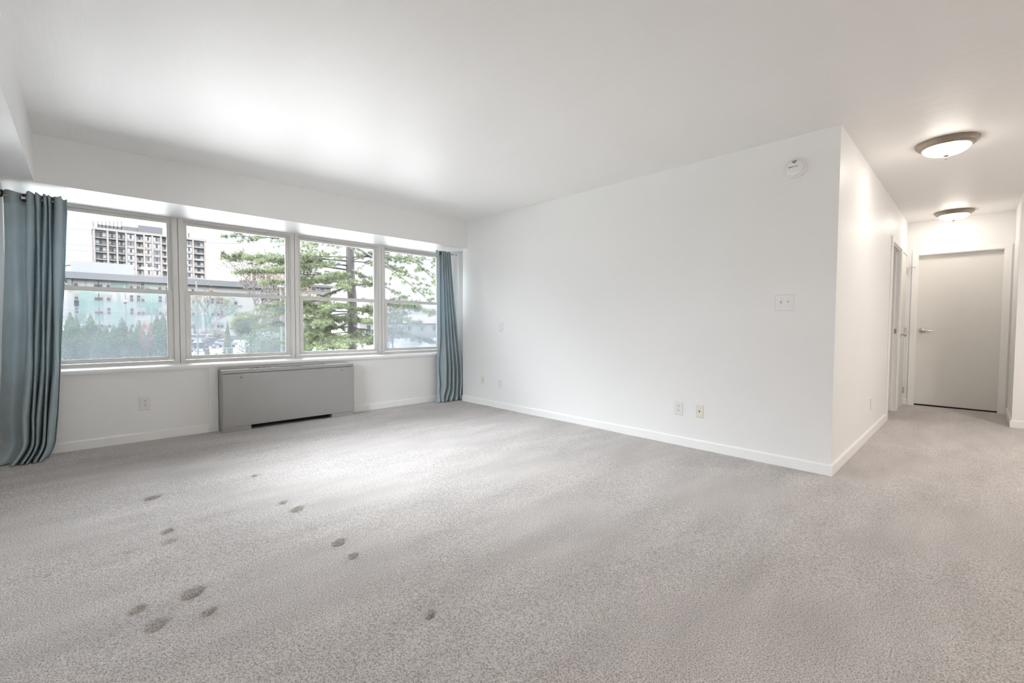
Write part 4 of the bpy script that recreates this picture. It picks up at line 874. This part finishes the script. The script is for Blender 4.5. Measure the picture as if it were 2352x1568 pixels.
def car(name, px, D, color, length, height, ang, label, van=False, cat='car'):
    c_ = at(px, 780, D); r = empty(name, (c_.x, c_.y, GZ + .02)); tag(r, label, cat); r.rotation_euler = (0, 0, ang)
    Lh, W_ = length / 2, .9
    prof = ([(-Lh, .45), (-Lh, height * .62), (-Lh + .15, height * .96), (-Lh + .5, height), (Lh - 1.5, height), (Lh - .8, height * .62), (Lh - .1, height * .5), (Lh, .45)] if van else
            [(-Lh, .4), (-Lh + .05, height * .62), (-Lh + .8, height * .66), (-Lh + 1.35, height * .98), (Lh - 2.1, height), (Lh - 1.25, height * .64), (Lh - .1, height * .52), (Lh, .4)])
    pm = mat('car_paint_%d_%d' % (int(color[0] * 1000), int(color[2] * 1000)), color, .25)
    b = MB().prism(prof, (0, 2 * W_, 0), (0, -W_, .0), (1, 0, 0), (0, 0, 1)).build('body', pm, None, .06); b.parent = r
    gl = MB(); 
    for s in (-1, 1): gl.box(-Lh + (.6 if van else 1.1), Lh - (1.6 if van else 1.9), s * (W_ + .005) - .01, s * (W_ + .005) + .01, height * .68, height * .93)
    gl.box(Lh - 1.45, Lh - 1.2, -W_ + .1, W_ - .1, height * .68, height * .85); gl.box(-Lh - .005 + (0 if van else .75), -Lh + (.05 if van else 1.2), -W_ + .12, W_ - .12, height * .68, height * .9)
    gl = gl.build('window', M_WG); gl.parent = r
    for s in (-1, 1):
        for x in (-Lh + .85, Lh - .85):
            w_ = MB().lathe([(0, -.1), (.33, -.1), (.34, 0), (.33, .1), (0, .1)], (x, s * (W_ - .05), .33), 'y', 18).build('wheel', mat('black_rubber', (.03, .03, .03, 1), .8)); w_.parent = r
    tl = MB()
    for s in (-.72, .72): tl.box(-Lh - .02, -Lh + .03, s - .1, s + .1, height * .42, height * .55)
    tl = tl.build('tail_light', mat('red_lens', e_(210, 60, 50), .3)); tl.parent = r
car('van', 451, 86, e_(245, 245, 248), 5.2, 2.1, 2.6, 'white van parked behind the tall grey pole', True, 'van')
car('car', 481, 84, e_(196, 110, 102), 4.5, 1.45, 2.9, 'red parked car just right of the white van')
car('car', 467, 74, e_(165, 170, 205), 4.5, 1.4, 3.0, 'silver blue parked car in front of the red one')
car('car', 512, 78, e_(235, 236, 240), 4.3, 1.45, 2.2, 'white parked car partly hidden by the olive bush')
car('pickup_truck', 443, 66, e_(92, 95, 105), 4.6, 1.5, 1.9, 'dark parked vehicle behind the traffic cone', False, 'truck')
c_ = at(445.5, 791, 56); r = empty('traffic_cone', (c_.x, c_.y, GZ)); tag(r, 'orange traffic cone on the ground left of the grey pole', 'traffic cone')
part(MB().lathe([(.22, .04), (.05, .85), (.0, .86)], (c_.x, c_.y, GZ), seg=20), 'cone', M_ORG, r); part(MB().box(c_.x - .28, c_.x + .28, c_.y - .28, c_.y + .28, GZ, GZ + .04), 'base', M_ORG, r)
c_ = at(439, 781, 58); r = empty('road_sign', (c_.x, c_.y, GZ)); tag(r, 'small round red sign low beside the traffic cone', 'sign')
part(MB().tube([(c_.x, c_.y + .05, GZ), (c_.x, c_.y + .05, GZ + 2.0)], .03, 8), 'post', M_POLE, r)
part(MB().lathe([(0, -.02), (.30, -.02), (.30, .02), (0, .02)], (c_.x, c_.y, c_.z), 'y', 20), 'panel', mat('red_sign_face', e_(215, 85, 85), .5), r)
c_ = at(640, 800, 24)
